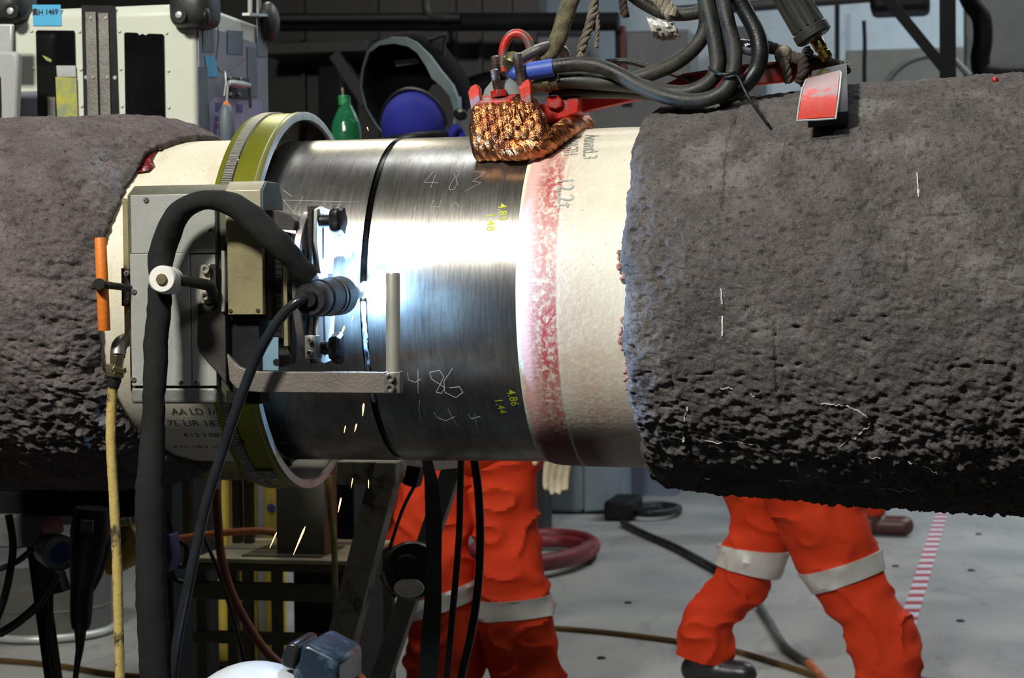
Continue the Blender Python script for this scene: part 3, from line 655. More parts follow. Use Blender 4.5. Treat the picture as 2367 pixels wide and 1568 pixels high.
mb=MB(); mb.prism([(Xp-.008,cyp-.055,cz-.132),(Xp-.008,cyp-.042,cz+.134),(Xp-.008,cyp-.0,cz+.136),(Xp-.008,cyp-.0,cz-.132)],(.008,0,0)); mb.build('backing_plate',K['black_metal'],ca,.0008)
for px,py in ((746,511),(744,805)):
    a=P(px,py,cyp-.02); mb=MB(); ax=Vector((1,0,0)); kb=empty('x',a) if 0 else None
    mb.lathe(a-ax*.012,a+ax*.018,[(0,.011),(.95,.011),(1,.010)],20)
    nseg=30; vs=[]; prof=[(.014,.012),(.018,.0225),(.024,.0262),(.032,.0262),(.037,.021),(.0385,.008)]
    b0=len(mb.v)
    for t,r in prof:
        for i in range(nseg):
            q=2*math.pi*i/nseg; rr=r*(1+.10*math.cos(5*q)); vs.append(a+ax*t+Vector((0,rr*math.cos(q),rr*math.sin(q))))
    fs=[(k*nseg+i,k*nseg+(i+1)%nseg,(k+1)*nseg+(i+1)%nseg,(k+1)*nseg+i) for k in range(len(prof)-1) for i in range(nseg)]+[tuple((len(prof)-1)*nseg+i for i in range(nseg))]
    mb.add(vs,fs,True); mb.build('clamp_knob',K['black'],ca)['label']='black lobed clamping knob'
mb=MB(); pbox(mb,704,776,728,830,cyd-.075,.03); cl=mb.build('clamp_block',K['steel'],ca,.001)
for y in (787,816): pscrew(718,y,cyd-.075,6,cl,slot=False,socket=True)
mb=MB(); mb.cyl(P(640,660,-.42),P(700,660,-.42),.026); mb.build('disc_axle',K['black_metal'],ca)
# ------------------------------------------------------------------ welding torch
ta=P(716,692,-.535); tb=P(787,683,-.385); td=(tb-ta)
to=empty('welding_torch',ta,'short black cylindrical welding torch pointing its nozzle at the glowing arc','welding torch')
mb=MB(); mb.lathe(ta,tb,[(0,.010),(0,.0255),(.04,.0285),(.20,.0300),(.22,.0285),(.26,.0285),(.28,.0310),(.68,.0318),(.69,.0300),(.72,.0300),(.73,.0330),(.97,.0335),(1,.030)],48); tbod=mb.build('torch_body',M('torch_black',(.012,.012,.013),.55,0,(.03,.029,.027),25,.5,.7,.2,200,spec=.4),to)
mb=MB(); mb.lathe(ta-td*.05,ta+td*.02,[(0,.0095),(0,.0125),(.8,.0145),(1,.016)],24); mb.build('cable_collar',K['black'],to)
na=tb; nb=P(833,676,-.334)
mb=MB(); mb.lathe(na,nb,[(0,.0125),(.2,.0125),(.22,.0115),(.45,.0118),(.47,.0108),(.7,.0112),(1,.0095)],24); mb.build('nozzle',K['dull_steel'],to)
mb=MB(); mb.lathe(ta+td*.62,ta+td*.67,[(0,.0328),(1,.0328)],36); mb.build('clamp_ring',K['black_metal'],to)
# the arc itself
arcp=P(843,670,-.3165)
o=MB().ball(arcp,.0120,20,12,.8,.7,1.2).build('welding_arc',K['arc']); tag(o,'blinding blue-white welding arc glowing at the torch nozzle','welding arc')
l=bpy.data.lights.new('arc','POINT'); l.energy=26; l.color=(.30,.58,1); l.shadow_soft_size=.006; lo_=bpy.data.objects.new('arc',l); C.objects.link(lo_); lo_.location=arcp+Vector((.003,-.012,0))
# ------------------------------------------------------------------ hoses at the carriage
sl=[(362,1600,37),(358,1500,37),(350,1350,37),(348,1180,36),(352,1050,30),(355,930,26),(361,800,28),(370,700,28),(372,630,28),(374,585,31),(389,537,31),(408,500,28),(438,474,24),(482,462,22),(540,474,28),(578,500,31),(612,535,31),(650,570,28),(690,612,26),(712,640,27)]
ys=[-.60,-.60,-.60,-.60,-.59,-.585,-.58,-.57,-.56,-.555,-.555,-.555,-.555,-.555,-.555,-.555,-.555,-.55,-.535,-.52]
mb=MB(); mb.tube([P(x,y,Y) for (x,y,r),Y in zip(sl,ys)],[r*sc(Y,x) for (x,y,r),Y in zip(sl,ys)],24,10)
# wrinkles on the inside of the bend
for v in mb.v:
    d=noise.noise(Vector((v.x*8,v.y*8,v.z*70)))*.0022+noise.noise(v*14)*.0025
    for (x,y) in ((404,520),(398,548),(400,575),(432,492),(448,484),(466,482)):
        q=P(x,y,-.57); dd=(v-q).length
        if dd<.02: d-=.006*(1-dd/.02)
    c=P(385,540,-.555); v+= (Vector((v.x,0,v.z))-Vector((P(370,v.z,0).x if 0 else v.x,0,v.z))).normalized()*0 if 0 else Vector((d,d*.5,d*.3))
tag(mb.build('hose_sleeve',K['sleeve']),'thick black fabric hose sleeve arching over the grey carriage down to the bottom edge','hose')
mb=MB(); cb=[(713,691,-.532),(690,697,-.548),(655,727,-.552),(618,780,-.555),(585,845,-.555),(560,910,-.56),(537,975,-.565),(506,1070,-.57),(478,1160,-.575),(455,1260,-.58),(430,1380,-.585),(410,1480,-.59),(394,1600,-.59)]
mb.tube([P(*p) for p in cb],.0088,16,8); tag(mb.build('torch_cable',M('glossy_black_cable',(.012,.015,.019),.22,0,(.02,.024,.028),10)),'slim glossy black cable running from the torch down past the guard arm','cable')
yh=empty('air_hose',P(278,1568,-.5),'worn yellow hose with brass fitting hanging left of the carriage','hose')
ph_=[(262,890),(257,950),(256,1010),(259,1080),(264,1160),(268,1250),(272,1340),(274,1430),(276,1520),(277,1600)]
mb=MB(); mb.tube([P(x,y,-.5) for x,y in ph_],.0086,14,6,.12); mb.build('hose',K['yellow_hose'],yh)
mb=MB(); mb.lathe(P(262,898,-.5),P(265,862,-.5),[(0,.009),(.5,.0125),(1,.012)],20); mb.build('ferrule',K['black_metal'],yh)
mb=MB(); mb.lathe(P(265,872,-.5),P(267,856,-.5),[(0,.0155),(.15,.0175),(.85,.0175),(1,.0155)],6,False,ph=.3); mb.lathe(P(267,857,-.5),P(270,846,-.5),[(0,.019),(1,.017)],6,False,ph=.1); mb.lathe(P(269,848,-.5),P(272,820,-.5),[(0,.0115),(1,.0135)],6,False,ph=.2); mb.build('hex_fitting',K['brass_dull'],yh,.0008)['label']='dull brass hexagonal fitting'
mb=MB(); mb.tube([P(272,824,-.5),P(276,800,-.49),P(288,788,-.47),P(306,782,-.45)],[.013,.0135,.0125,.0125],14,6); mb.build('elbow',K['dull_steel'],yh)
# ------------------------------------------------------------------ earth clamp on top of the pipe
ec=empty('earth_clamp',P(1200,300,-.15),'red earth clamp with copper braid shoe pressed on top of the pipe','clamp')
# copper shoe: thick woven pad draped from the top plate round a rounded belly and running back to the right
def braid():
    mb=MB(); nu,nv=150,190; prof=[]
    A=[(1100,232),(1096,262),(1094,300),(1097,335),(1112,358),(1140,366)]     # left silhouette of the pad
    # cross-section followed in Y/Z, extruded along X with a woven relief
    Z=lambda py,Y: P(1160,py,Y).z
    sec=[(-.13,Z(238,-.13)),(-.168,Z(244,-.168)),(-.186,Z(262,-.186)),(-.194,Z(290,-.194)),(-.197,Z(318,-.197)),(-.192,Z(340,-.192)),(-.180,Z(357,-.18)),(-.162,AX+.268),(-.13,AX+.287),(-.09,AX+.303),(-.05,AX+.312),(0,AX+.316),(.03,AX+.315)]
    xa,xb=P(1098,300,-.19).x,P(1222,300,-.19).x
    seg=[]
    for i in range(nv):
        t=i/(nv-1)*(len(sec)-1); k=min(int(t),len(sec)-2); f=t-k
        p0=sec[max(k-1,0)];p1=sec[k];p2=sec[k+1];p3=sec[min(k+2,len(sec)-1)]
        q=[.5*((2*p1[j])+(p2[j]-p0[j])*f+(2*p0[j]-5*p1[j]+4*p2[j]-p3[j])*f*f+(3*p1[j]-p0[j]-3*p2[j]+p3[j])*f**3) for j in (0,1)]
        seg.append(q)
    vs=[];L=0;fs=[]
    for i,(y,z) in enumerate(seg):
        if i: L+=math.hypot(y-seg[i-1][0],z-seg[i-1][1])
        a=seg[max(i-1,0)];b=seg[min(i+1,nv-1)]; ty,tz=b[0]-a[0],b[1]-a[1]; l=math.hypot(ty,tz); ny,nz_=tz/l,-ty/l
        if ny>0 and i<nv*.5: ny,nz_=-ny,-nz_
        fl=.010*math.sin(min(1,L/.12)*math.pi)       # pad swells in the middle
        for j in range(nu):
            u=j/(nu-1); x=xa-fl*.3+(xb-xa+fl*.6+.035*max(0,min(1,(L-.04)/.06))*(u>.5)*(u-.5)*2)*u
            edge=min(u,1-u); rd=-.012*max(0,1-edge/.09)**2
            p=x/.0135-L/.060; k_=math.floor(p); q=L/.026+.5*k_+(p-k_)*.30
            w=abs(math.sin(p*math.pi))**.55*(.42+.58*abs(math.sin(q*math.pi))**.7)*.0085-.005
            w+=.00035*math.sin(p*math.pi*9)
            vs.append((x,y+ny*(w+rd),z+nz_*(w+rd)))
    for i in range(nv-1):
        for j in range(nu-1): a=i*nu+j; fs.append((a,a+1,a+nu+1,a+nu))
    mb.add(vs,fs,True); return mb
o=braid().build('copper_braid',COPPER,ec); sd=o.modifiers.new('s','SOLIDIFY'); sd.thickness=.010; sd.offset=-1; o['label']='thick shiny woven copper braid'
def twist(path,r,parent,name,mat,strands=3,pitch=.03,n=8,step=.0025):
    mb=MB(); pts=[]
    P0=[Vector(p) for p in path]; tot=[0]
    dn=[]
    for a,b in zip(P0[:-1],P0[1:]):
        m_=max(1,int((b-a).length/step)); dn+=[a.lerp(b,k/m_) for k in range(m_)]
    dn.append(P0[-1]); d0=(dn[1]-dn[0]).normalized(); u,w=mb.frame(d0); L=0; acc=[[] for _ in range(strands)]
    for i,p in enumerate(dn):
        if i: L+=(p-dn[i-1]).length
        d=(dn[min(i+1,len(dn)-1)]-dn[max(i-1,0)]).normalized(); u=(u-d*u.dot(d)).normalized(); w=d.cross(u)
        for s_ in range(strands):
            a=2*math.pi*(s_/strands+L/pitch); acc[s_].append(p+u*(r*.5*math.cos(a))+w*(r*.5*math.sin(a)))
    for s_ in acc: mb.tube(s_,r*.56,n,1,.12)
    return mb.build(name,mat,parent)
bt=[cylp(*CY(x,y,.330),.330) for x,y in ((1225,345),(1250,338),(1280,320),(1305,302))]+[P(1335,287,-.02),P(1352,290,.03)]
twist(bt,.020,ec,'copper_braid_tail',COPPER,4,.06)
twist([cylp(*CY(x,y,.330),.330) for x,y in ((1165,346),(1200,346),(1240,338))],.02,ec,'copper_braid_tail',COPPER,4,.05)
# red jaw plates
def slab(pts,Y,dep,name,mat,parent,bev=.002):
    return MB().prism(pp(pts,Y),(0,dep,0)).build(name,mat,parent,bev)
slab([(1081,212),(1088,200),(1100,194),(1108,204),(1112,245),(1100,262),(1097,285),(1091,262)],-.185,.02,'jaw_ear',K['red_worn'],ec)
slab([(1198,204),(1208,190),(1220,182),(1226,190),(1228,236),(1232,262),(1226,296),(1216,280),(1206,240)],-.182,.022,'jaw_ear',K['red_worn'],ec)
a=[P(1102,243,-.185),P(1180,241,-.185),P(1205,214,-.12),P(1124,222,-.12)]
MB().prism(a,(0,0,.0075)).build('clamp_plate',K['red_worn'],ec,.002)
slab([(1222,245),(1262,238),(1330,222),(1340,222),(1338,262),(1300,275),(1250,290),(1232,300)],-.09,.11,'jaw_block',K['red'],ec,.004)
slab([(1262,222),(1288,218),(1300,232),(1298,246),(1284,254),(1265,248)],-.10,.02,'jaw_boss',K['red'],ec,.003)
# arm: two long flats
am=MB(); p0=[P(1338,224,-.04),P(1420,214,-.02),P(1600,176,0),P(1860,139,.0),P(1948,150,-.01)]
def beam(mb,top,bot,Y0,dep):
    n=len(top); vs=[P(x,y,Y) for (x,y),Y in zip(top,Y0)]+[P(x,y,Y) for (x,y),Y in zip(bot,Y0)]
    vs+= [v+Vector((0,dep,0)) for v in vs]; fs=[]
    for i in range(n-1):
        fs+=[(i,n+i,n+i+1,i+1),(2*n+i,2*n+i+1,3*n+i+1,3*n+i),(i,i+1,2*n+i+1,2*n+i),(n+i,3*n+i,3*n+i+1,n+i+1)]
    fs+=[(0,2*n,3*n,n),(n-1,2*n-1,4*n-1,3*n-1)]
    mb.add(vs,fs); return mb
beam(am,[(1332,222),(1440,222),(1500,212),(1580,174),(1700,156),(1850,140),(1910,138)],[(1334,262),(1430,240),(1510,222),(1590,206),(1700,200),(1850,183),(1912,176)],[-.05,-.05,-.04,-.02,-.02,-.02,-.02],.03)
am.build('clamp_arm',K['red'],ec,.0015)
mb=MB(); beam(mb,[(1575,171),(1700,151),(1850,137)],[(1575,176),(1700,157),(1850,142)],[-.03,-.03,-.03],.045); mb.build('arm_flange',M('bright_edge_red_paint',(.5,.12,.11),.3,.4),ec)
# studs, nuts, washer stack
def stud(p0,p1,r,name='stud'):
    a=Vector(p0);b=Vector(p1);L=(b-a).length;n=int(L/.0026); prof=[]
    for i in range(n): prof+=[(i/n,r),((i+.5)/n,r*.84)]
    prof+=[(1,r*.7)]; return MB().lathe(a,b,prof,16).build(name,K['thread'],ec)
def hexn(p0,p1,r,mat,name='nut'): return MB().lathe(p0,p1,[(0,r),(1,r)],6,False).build(name,mat,ec,.001)
stud(P(1153,222,-.165),P(1142,160,-.165),.0085); stud(P(1152,190,-.14),P(1144,129,-.14),.0085); stud(P(1206,196,-.152),P(1195,123,-.152),.0090)
hexn(P(1154,225,-.165),P(1152,209,-.165),.0155,K['red']); hexn(P(1155,182,-.14),P(1153,168,-.14),.014,K['black_metal'])
mb=MB(); mb.lathe(P(1166,226,-.12),P(1160,178,-.12),[(0,.041),(.5,.034),(1,.014)],28); mb.build('rubber_boot',M('pale_grey_rubber',(.24,.27,.26),.6,0,(.2,.22,.21),8),ec)
# lifting eye and shackle
cz_=P(1195,120,-.06); mb=MB(); rx,rz=.0265,.038
pts=[P(1165,182,-.06)]+[cz_+Vector((rx*math.cos(R_(a)),0,rz*math.sin(R_(a))-.004)) for a in range(190,-11,-20)]+[P(1228,170,-.06)]
mb.tube(pts,.0085,14,5); mb.build('lifting_eye',M('scraped_red_paint',(.48,.03,.018),.4,.2,(.13,.10,.095),26,.47,.54,.3,90),ec)
sk=empty('shackle',P(1215,140,-.10),'dull steel shackle hooked through the red lifting eye','shackle')
MB().tube([P(1185,150,-.13),P(1200,138,-.12),P(1222,126,-.11),P(1250,113,-.10),P(1275,108,-.085),P(1300,118,-.07),P(1306,132,-.06)],[.0085,.010,.0105,.0105,.0105,.0105,.010],14,6).build('bow',K['dull_steel'],sk)
MB().lathe(P(1178,152,-.135),P(1192,130,-.12),[(0,.008),(0,.0145),(.2,.016),(.8,.016),(1,.012)],20).build('pin_head',K['brass_dull'],sk)
MB().tube([P(1165,132,-.13),P(1180,142,-.13)],.003,8).build('split_pin',K['dull_steel'],sk)
# foot plate on the concrete
def cpatch(corners,R,th,name,mat,parent,n=10):
    a,b,c,d=[CY(x,y,R) for x,y in corners]; vs=[];fs=[]
    for r in (R,R+th):
        for i in range(n+1):
            t=i/n
            l=(a[0]+(d[0]-a[0])*t,a[1]+(d[1]-a[1])*t); q=(b[0]+(c[0]-b[0])*t,b[1]+(c[1]-b[1])*t)
            vs+=[cylp(l[0],l[1],r),cylp(q[0],q[1],r)]
    m_=2*(n+1)
    for i in range(n):
        k=2*i; fs+=[(m_+k,m_+k+2,m_+k+3,m_+k+1),(k,k+1,k+3,k+2),(k,k+2,m_+k+2,m_+k),(k+1,m_+k+1,m_+k+3,k+3)]
    fs+=[(0,m_,m_+1,1),(2*n,2*n+1,m_+2*n+1,m_+2*n)]
    return MB().add(vs,fs).build(name,mat,parent,.0006)
def mat_plate():
    mt,nt,b=base('worn_red_plate'); b.inputs['Roughness'].default_value=.4; b.inputs['Metallic'].default_value=.2
    v=vec(nt,'Object'); sp=nt.nodes.new('ShaderNodeSeparateXYZ'); nt.links.new(v,sp.inputs[0])
    k=mth(nt,'ADD',mth(nt,'MULTIPLY',sp.outputs[2],14),mth(nt,'MULTIPLY',mth(nt,'SUBTRACT',nz(nt,v,45,6,.7),.5),2.2))
    k=ramp(nt,mth(nt,'ADD',k,.55),[(.42,0),(.66,1)]); c=mix(nt,k,(.58,.035,.018),(.34,.22,.22))
    c=mix(nt,ramp(nt,nz(nt,v,190,3,.6),[(.6,0),(.68,.7)]),c,(.22,.16,.15)); nt.links.new(c,b.inputs['Base Color']); return mt
cpatch([(1862,187),(1944,166),(1932,274),(1843,279)],.421,.004,'foot_plate',mat_plate(),ec)
fe=[cylp(*CY(x,y,.4255),.4255) for x,y in ((1862,187),(1853,210),(1847,245),(1842,279),(1890,277),(1932,274),(1938,230),(1942,195),(1944,167))]
MB().tube(fe,.0016,8,1).build('plate_edge',K['pale_metal'],ec)['label']='bare bright plate edge'
cpatch([(1878,200),(1957,178),(1962,288),(1868,296)],.391,.028,'foot_pad',K['black'],ec)
slab([(1848,140),(1905,148),(1948,152),(1950,170),(1900,178),(1862,190),(1850,182)],-.03,.08,'foot_bracket',K['red'],ec)
slab([(1560,186),(1575,176),(1690,215),(1750,232),(1740,238),(1600,215)],.03,.01,'cross_strap',K['red_worn'],ec)
# ------------------------------------------------------------------ cables over the pipe
def cable(name,pts,r,mat,label,cat='cable',group=None,jit=0,**k):
    return tag(MB().tube([P(*p) for p in pts],r,14,8,jit,**k).build(name,mat),label,cat,group)
cA=empty('earth_cable',P(1280,160,-.13),'black welding cable with blue heat-shrink end bolted to the red clamp','cable')
MB().tube([P(1272,155,-.13),P(1300,151,-.13),P(1340,148,-.13),P(1385,153,-.135),P(1430,172,-.14),P(1480,200,-.15),P(1535,222,-.16),P(1590,233,-.165),P(1640,228,-.165),P(1678,205,-.165),P(1695,165,-.16),P(1697,110,-.155),P(1682,50,-.15),P(1665,-30,-.14)],.0135,16,8).build('sheath',K['dusty_rubber'],cA)
MB().lathe(P(1176,173,-.13),P(1280,156,-.13),[(0,.004),(.12,.0125),(.32,.0135),(.34,.0155),(.55,.0165),(1,.0165)],20).build('heat_shrink_end',K['blue_tape'],cA)
cB=empty('earth_cable',P(1300,190,-.11),'dusty black cable with clamped brass lug beneath the blue-ended one','cable')
MB().tube([P(1275,188,-.11),P(1330,187,-.11),P(1400,192,-.115),P(1470,198,-.12),P(1540,212,-.125),P(1590,213,-.13),P(1632,195,-.13),P(1656,165,-.13),P(1656,120,-.125),P(1645,60,-.12),P(1625,-30,-.11)],.0138,16,8).build('sheath',K['dusty_rubber'],cB)
MB().lathe(P(1228,198,-.11),P(1290,188,-.11),[(0,.006),(.15,.012),(.45,.015),(.5,.0175),(.7,.0175),(.72,.014),(1,.0155)],16).build('cable_lug',K['brass_dull'],cB)
MB().tube([P(1262,182,-.12),P(1272,172,-.125),P(1286,172,-.125),P(1290,186,-.125)],.003,8).build('clip_screw',K['dull_steel'],cB)
cable('welding_cable',[(1270,214,-.08),(1340,213,-.08),(1430,213,-.085),(1500,216,-.09),(1560,225,-.10),(1600,226,-.1)],.0125,K['dusty_rubber'],'lowest dusty black cable lying along the red clamp arm')
cable('welding_cable',[(1450,188,-.06),(1500,172,-.06),(1560,146,-.07),(1605,110,-.08),(1630,70,-.08),(1632,20,-.08),(1625,-30,-.08)],.0140,K['dusty_rubber'],'thick dusty cable curving up from the arm to the hanging bundle')
cable('welding_cable',[(1690,-30,-.12),(1722,25,-.12),(1748,75,-.125),(1757,120,-.13),(1748,162,-.13),(1722,195,-.135),(1690,218,-.14),(1660,232,-.14)],.0150,K['rubber'],'plain black cable loop right of the hanging bundle')
cable('welding_cable',[(1400,142,-.02),(1450,142,-.02),(1500,155,-.02),(1560,172,-.02),(1640,205,-.03)],.0055,K['dusty_rubber'],'thin dark cable crossing behind the thick ones above the arm')
cable('welding_cable',[(1640,-30,-.10),(1652,30,-.10),(1670,100,-.11),(1685,160,-.11),(1690,200,-.12)],.0130,K['rubber'],'middle black cable of the hanging bundle')
cable('welding_cable',[(1440,-30,-.02),(1480,2,-.02),(1530,28,-.02),(1580,33,-.03),(1625,26,-.03)],.0125,K['dusty_rubber'],'dusty cable crossing at the top edge left of the bundle')
cable('cable_tie',[(1640,155,-.16),(1655,168,-.178),(1680,172,-.185),(1700,168,-.182),(1708,180,-.18),(1730,225,-.19),(1756,262,-.215),(1775,288,-.24)],.0028,K['rubber'],'long dark cable tie around the bundle, its tail hanging over the concrete','cable tie')
# hanging rubber hose sleeve and ropes
cable('reinforced_hose',[(1335,-30,-.07),(1312,25,-.07),(1300,60,-.075),(1290,90,-.08),(1270,125,-.085),(1250,140,-.09)],[.013,.0145,.015,.016,.016,.013],M('olive_braided_hose',(.14,.125,.06),.7,0,(.08,.07,.035),60,.45,.55,.8,400),'olive braided hose piece hanging to the shackle','hose',jit=.08)
cable('reinforced_hose',[(1318,-30,-.03),(1300,20,-.03),(1283,80,-.03),(1266,110,-.03)],.008,K['hose_grey'],'thin grey hose behind the olive braided one','hose')
def rope(name,pts,r,mat,label,fr=True,**k):
    o=twist([P(*p) for p in pts],r,None,name,mat,3,**k); return tag(o,label,'rope')
rope('rope',[(1378,-30,-.08),(1372,20,-.08),(1362,60,-.085),(1350,95,-.09),(1343,118,-.09)],.0085,K['rope'],'frayed grey rope with blue strand ending above the blue-ended cable',pitch=.045)
rope('rope',[(1378,20,-.08),(1382,60,-.08),(1378,110,-.085)],.0042,K['rope'],'thin frayed rope end beside the thicker hanging rope')
mb=MB()
for i in range(26):
    a=P(1344+random.uniform(-3,4),112,-.09); b=P(1340+random.uniform(-9,12),140+random.uniform(-8,6),-.09+random.uniform(-.01,.01)); mb.tube([a,(a+b)/2,b],.0007,5,2)
tag(mb.build('rope_tassel',K['rope_pale']),'pale frayed tassel at the end of the grey rope','rope',kind='stuff')
rope('rope',[(1338,128,-.10),(1345,145,-.11),(1342,160,-.12)],.005,K['rope'],'short knotted rope end tied on the blue-ended cable')
rope('rope',[(1440,-30,-.05),(1440,10,-.05),(1446,38,-.05)],.008,K['rope_dark'],'dark frayed rope stub at the top edge')
rope('rope',[(1505,-30,-.06),(1530,5,-.07),(1548,28,-.07),(1556,36,-.07)],.014,K['rope_pale'],'pale shredded wrapping at the top edge left of the cable bundle')
# clear film
mb=MB(); NU,NV=16,9; vs=[]
for a_ in range(NV+1):
    for b_ in range(NU+1):
        u,w=b_/NU,a_/NV; x=(1492+(1558-1492)*u)*(1-w)+(1512+(1574-1512)*u)*w; y=(38+(52-38)*u)*(1-w)+(88+(86-88)*u)*w+6*math.sin(u*3.1)*w
        vs.append(P(x+random.uniform(-1.5,1.5),y+random.uniform(-1.5,1.5),-.05-.02*math.sin(w*3)+.010*noise.noise(Vector((u*5,w*5,3)))+random.uniform(-.0025,.0025)))
mb.add(vs,[(r*(NU+1)+c_,r*(NU+1)+c_+1,(r+1)*(NU+1)+c_+1,(r+1)*(NU+1)+c_) for r in range(NV) for c_ in range(NU)])
o=mb.build('plastic_film',K['plastic']); tag(o,'crumpled clear plastic film hanging from the cables at top','plastic film'); o.modifiers.new('s','SOLIDIFY').thickness=.0006
# taped rope ending on the clamp arm
rp=empty('tie_rope',P(1800,120,-.04),'grimy rope knotted around the right end of the red clamp arm','rope')
MB().tube([P(1660,92,-.02),P(1700,100,-.03),P(1750,106,-.03),P(1780,112,-.03)],[.010,.012,.013,.014],12,6,.5).build('tape_wrap',K['foil'],rp)['label']='torn glossy dark tape'
MB().tube([P(1690,112,-.035),P(1750,118,-.035),P(1775,124,-.035)],[.008,.010,.012],12,6,.3).build('grey_tape',K['tape'],rp)
twist([P(1775,108,-.03),P(1800,116,-.03),P(1820,128,-.035),P(1850,138,-.05),P(1900,142,-.055),P(1945,155,-.06),P(1954,168,-.07)],.011,rp,'rope_strand',K['rope_dark'],3)
twist([P(1808,130,-.045),P(1818,160,-.065),P(1822,190,-.06)],.0085,rp,'rope_loop',K['rope'],3)
twist([P(1868,118,-.04),P(1858,140,-.07),P(1856,170,-.075),P(1850,190,-.06)],.0105,rp,'rope_loop',K['rope_dark'],3)
MB().ball(P(1812,128,-.045),.017,16,10,1,.8,1.1).build('knot',K['rope'],rp)
MB().ball(P(1812,122,-.052),.012,16,10,1,.8,1).build('white_end',K['rope_pale'],rp)
mb=MB()
for i in range(40):
    a=P(1948,152,-.065); b=a+Vector((random.uniform(-.006,.014),random.uniform(-.01,.004),random.uniform(-.016,.010))); mb.tube([a,b],.0007,4)
mb.build('frayed_end',K['rope_pale'],rp)['kind']='stuff'
# hanging plug
pg=empty('cable_plug',P(1880,90,-.10),'black ribbed cable plug with brass pin hanging over the red arm','plug')
a=P(1808,-40,-.10); b=P(1884,88,-.10); d=b-a; mb=MB(); mb.lathe(a,b,[(0,.026),(.55,.0275),(.82,.029),(.84,.0335),(.97,.0335),(1,.029)],36)
u,w=mb.frame(d)
mb.build('plug_body',K['bumper'],pg); rb_=MB()
for i in range(12):
    q=2*math.pi*i/12; o_=(u*math.cos(q)+w*math.sin(q)); rb_.tube([a+o_*.0265,a+d*.5+o_*.0275,a+d*.8+o_*.028],.0032,8,2)
rb_.build('grip_ribs',K['bumper'],pg)
MB().lathe(b-d*.02,b+d*.02,[(0,.018),(1,.016)],24).build('brass_face',K['brass_dull'],pg)
MB().lathe(b,b+d.normalized()*.044,[(0,.0105),(.1,.0115),(.5,.0115),(.55,.0098),(.66,.0098),(.70,.0115),(.95,.0115),(1,.009)],24).build('brass_pin',K['brass'],pg)
# ------------------------------------------------------------------ sparks: small molten drops
sp=[((708,1212),(676,1288),.0016),((641,1228),(622,1271),.0010),((789,1148),(781,1188),.0014),((841,930),(838,965),.0016),((825,978),(819,1001),.0012),((799,983),(795,1003),.0008),((816,1103),(811,1131),.0007),((852,1108),(852,1131),.0007),((788,476),(797,500),.0016),((797,752),(789,775),.0016),((848,293),(852,303),.0007),((806,612),(822,632),.0005),((818,730),(812,744),.0006)]
for (a,b,r) in sp:
    a=P(*a,-.40);b=P(*b,-.40); c=(a+b)/2; a=c+(a-c)*.85; b=c+(b-c)*.85
    o=MB().lathe(a,b,[(0,r*.25),(.15,r),(.5,r*.9),(1,r*.2)],8).build('weld_spark',K['spark']); tag(o,'tiny orange glowing spark falling below or beside the welding arc','spark','sparks thrown from the arc')
# ------------------------------------------------------------------ loft between silhouette lines seen at a plane of the place
def loft(rings,Y,dep=.9,n=28,fold=0,off=0,sub=12,seed=0):
    n=64 if fold else n
    # rings: (xl,yl,xr,yr[,Y]); each becomes an ellipse across the limb
    R=[]
    for q in rings:
        y=q[4] if len(q)>4 else Y
        a=P(q[0],q[1],y);b=P(q[2],q[3],y); R.append(((a+b)/2,(b-a)/2))
    out=[]
    for i in range(len(R)-1):
        m_=sub
        p0=R[max(i-1,0)];p1=R[i];p2=R[i+1];p3=R[min(i+2,len(R)-1)]
        for k in range(m_):
            t=k/m_; f=lambda j:.5*((2*p1[j])+(p2[j]-p0[j])*t+(2*p0[j]-5*p1[j]+4*p2[j]-p3[j])*t*t+(3*p1[j]-p0[j]-3*p2[j]+p3[j])*t**3)
            out.append((f(0),f(1)))
    out.append(R[-1]); mb=MB(); vs=[];fs=[]
    for i,(c,h) in enumerate(out):
        L=h.length
        for k in range(n):
            q=2*math.pi*k/n; d=h.normalized()*math.cos(q)*(L+off)+Vector((0,1,0))*math.sin(q)*(L*dep+off)
            p=c+d
            if fold:
                w=noise.noise(Vector((p.x*6+seed,p.y*5,p.z*8)))+1.1*max(0,1-abs(noise.noise(Vector((p.x*8+seed+p.z*6,p.y*7,p.z*10-p.x*5))))*2.4)**2-.4
                p=p+d.normalized()*w*fold
            vs.append(p)
    for i in range(len(out)-1):
        for k in range(n): j=(k+1)%n; fs.append((i*n+k,i*n+j,(i+1)*n+j,(i+1)*n+k))
    mb.add(vs,fs,True); e=len(vs)-n
    mb.f+=[tuple(range(n-1,-1,-1)),tuple(e+k for k in range(n))]; mb.sm+=[False,False]
    return mb
def caps(segs):
    mb=MB()
    for a,b,r0,r1 in segs:
        a=Vector(a);b=Vector(b); mb.lathe(a,b,[(0,r0),(1,r1)],14); mb.ball(a,r0,14,8); mb.ball(b,r1,14,8)
    return mb
def remesh(o,vx=.012,sm=8):
    r=o.modifiers.new('r','REMESH'); r.mode='VOXEL'; r.voxel_size=vx; r.use_smooth_shade=True
    s_=o.modifiers.new('s','SMOOTH'); s_.iterations=sm; s_.factor=.5; return o
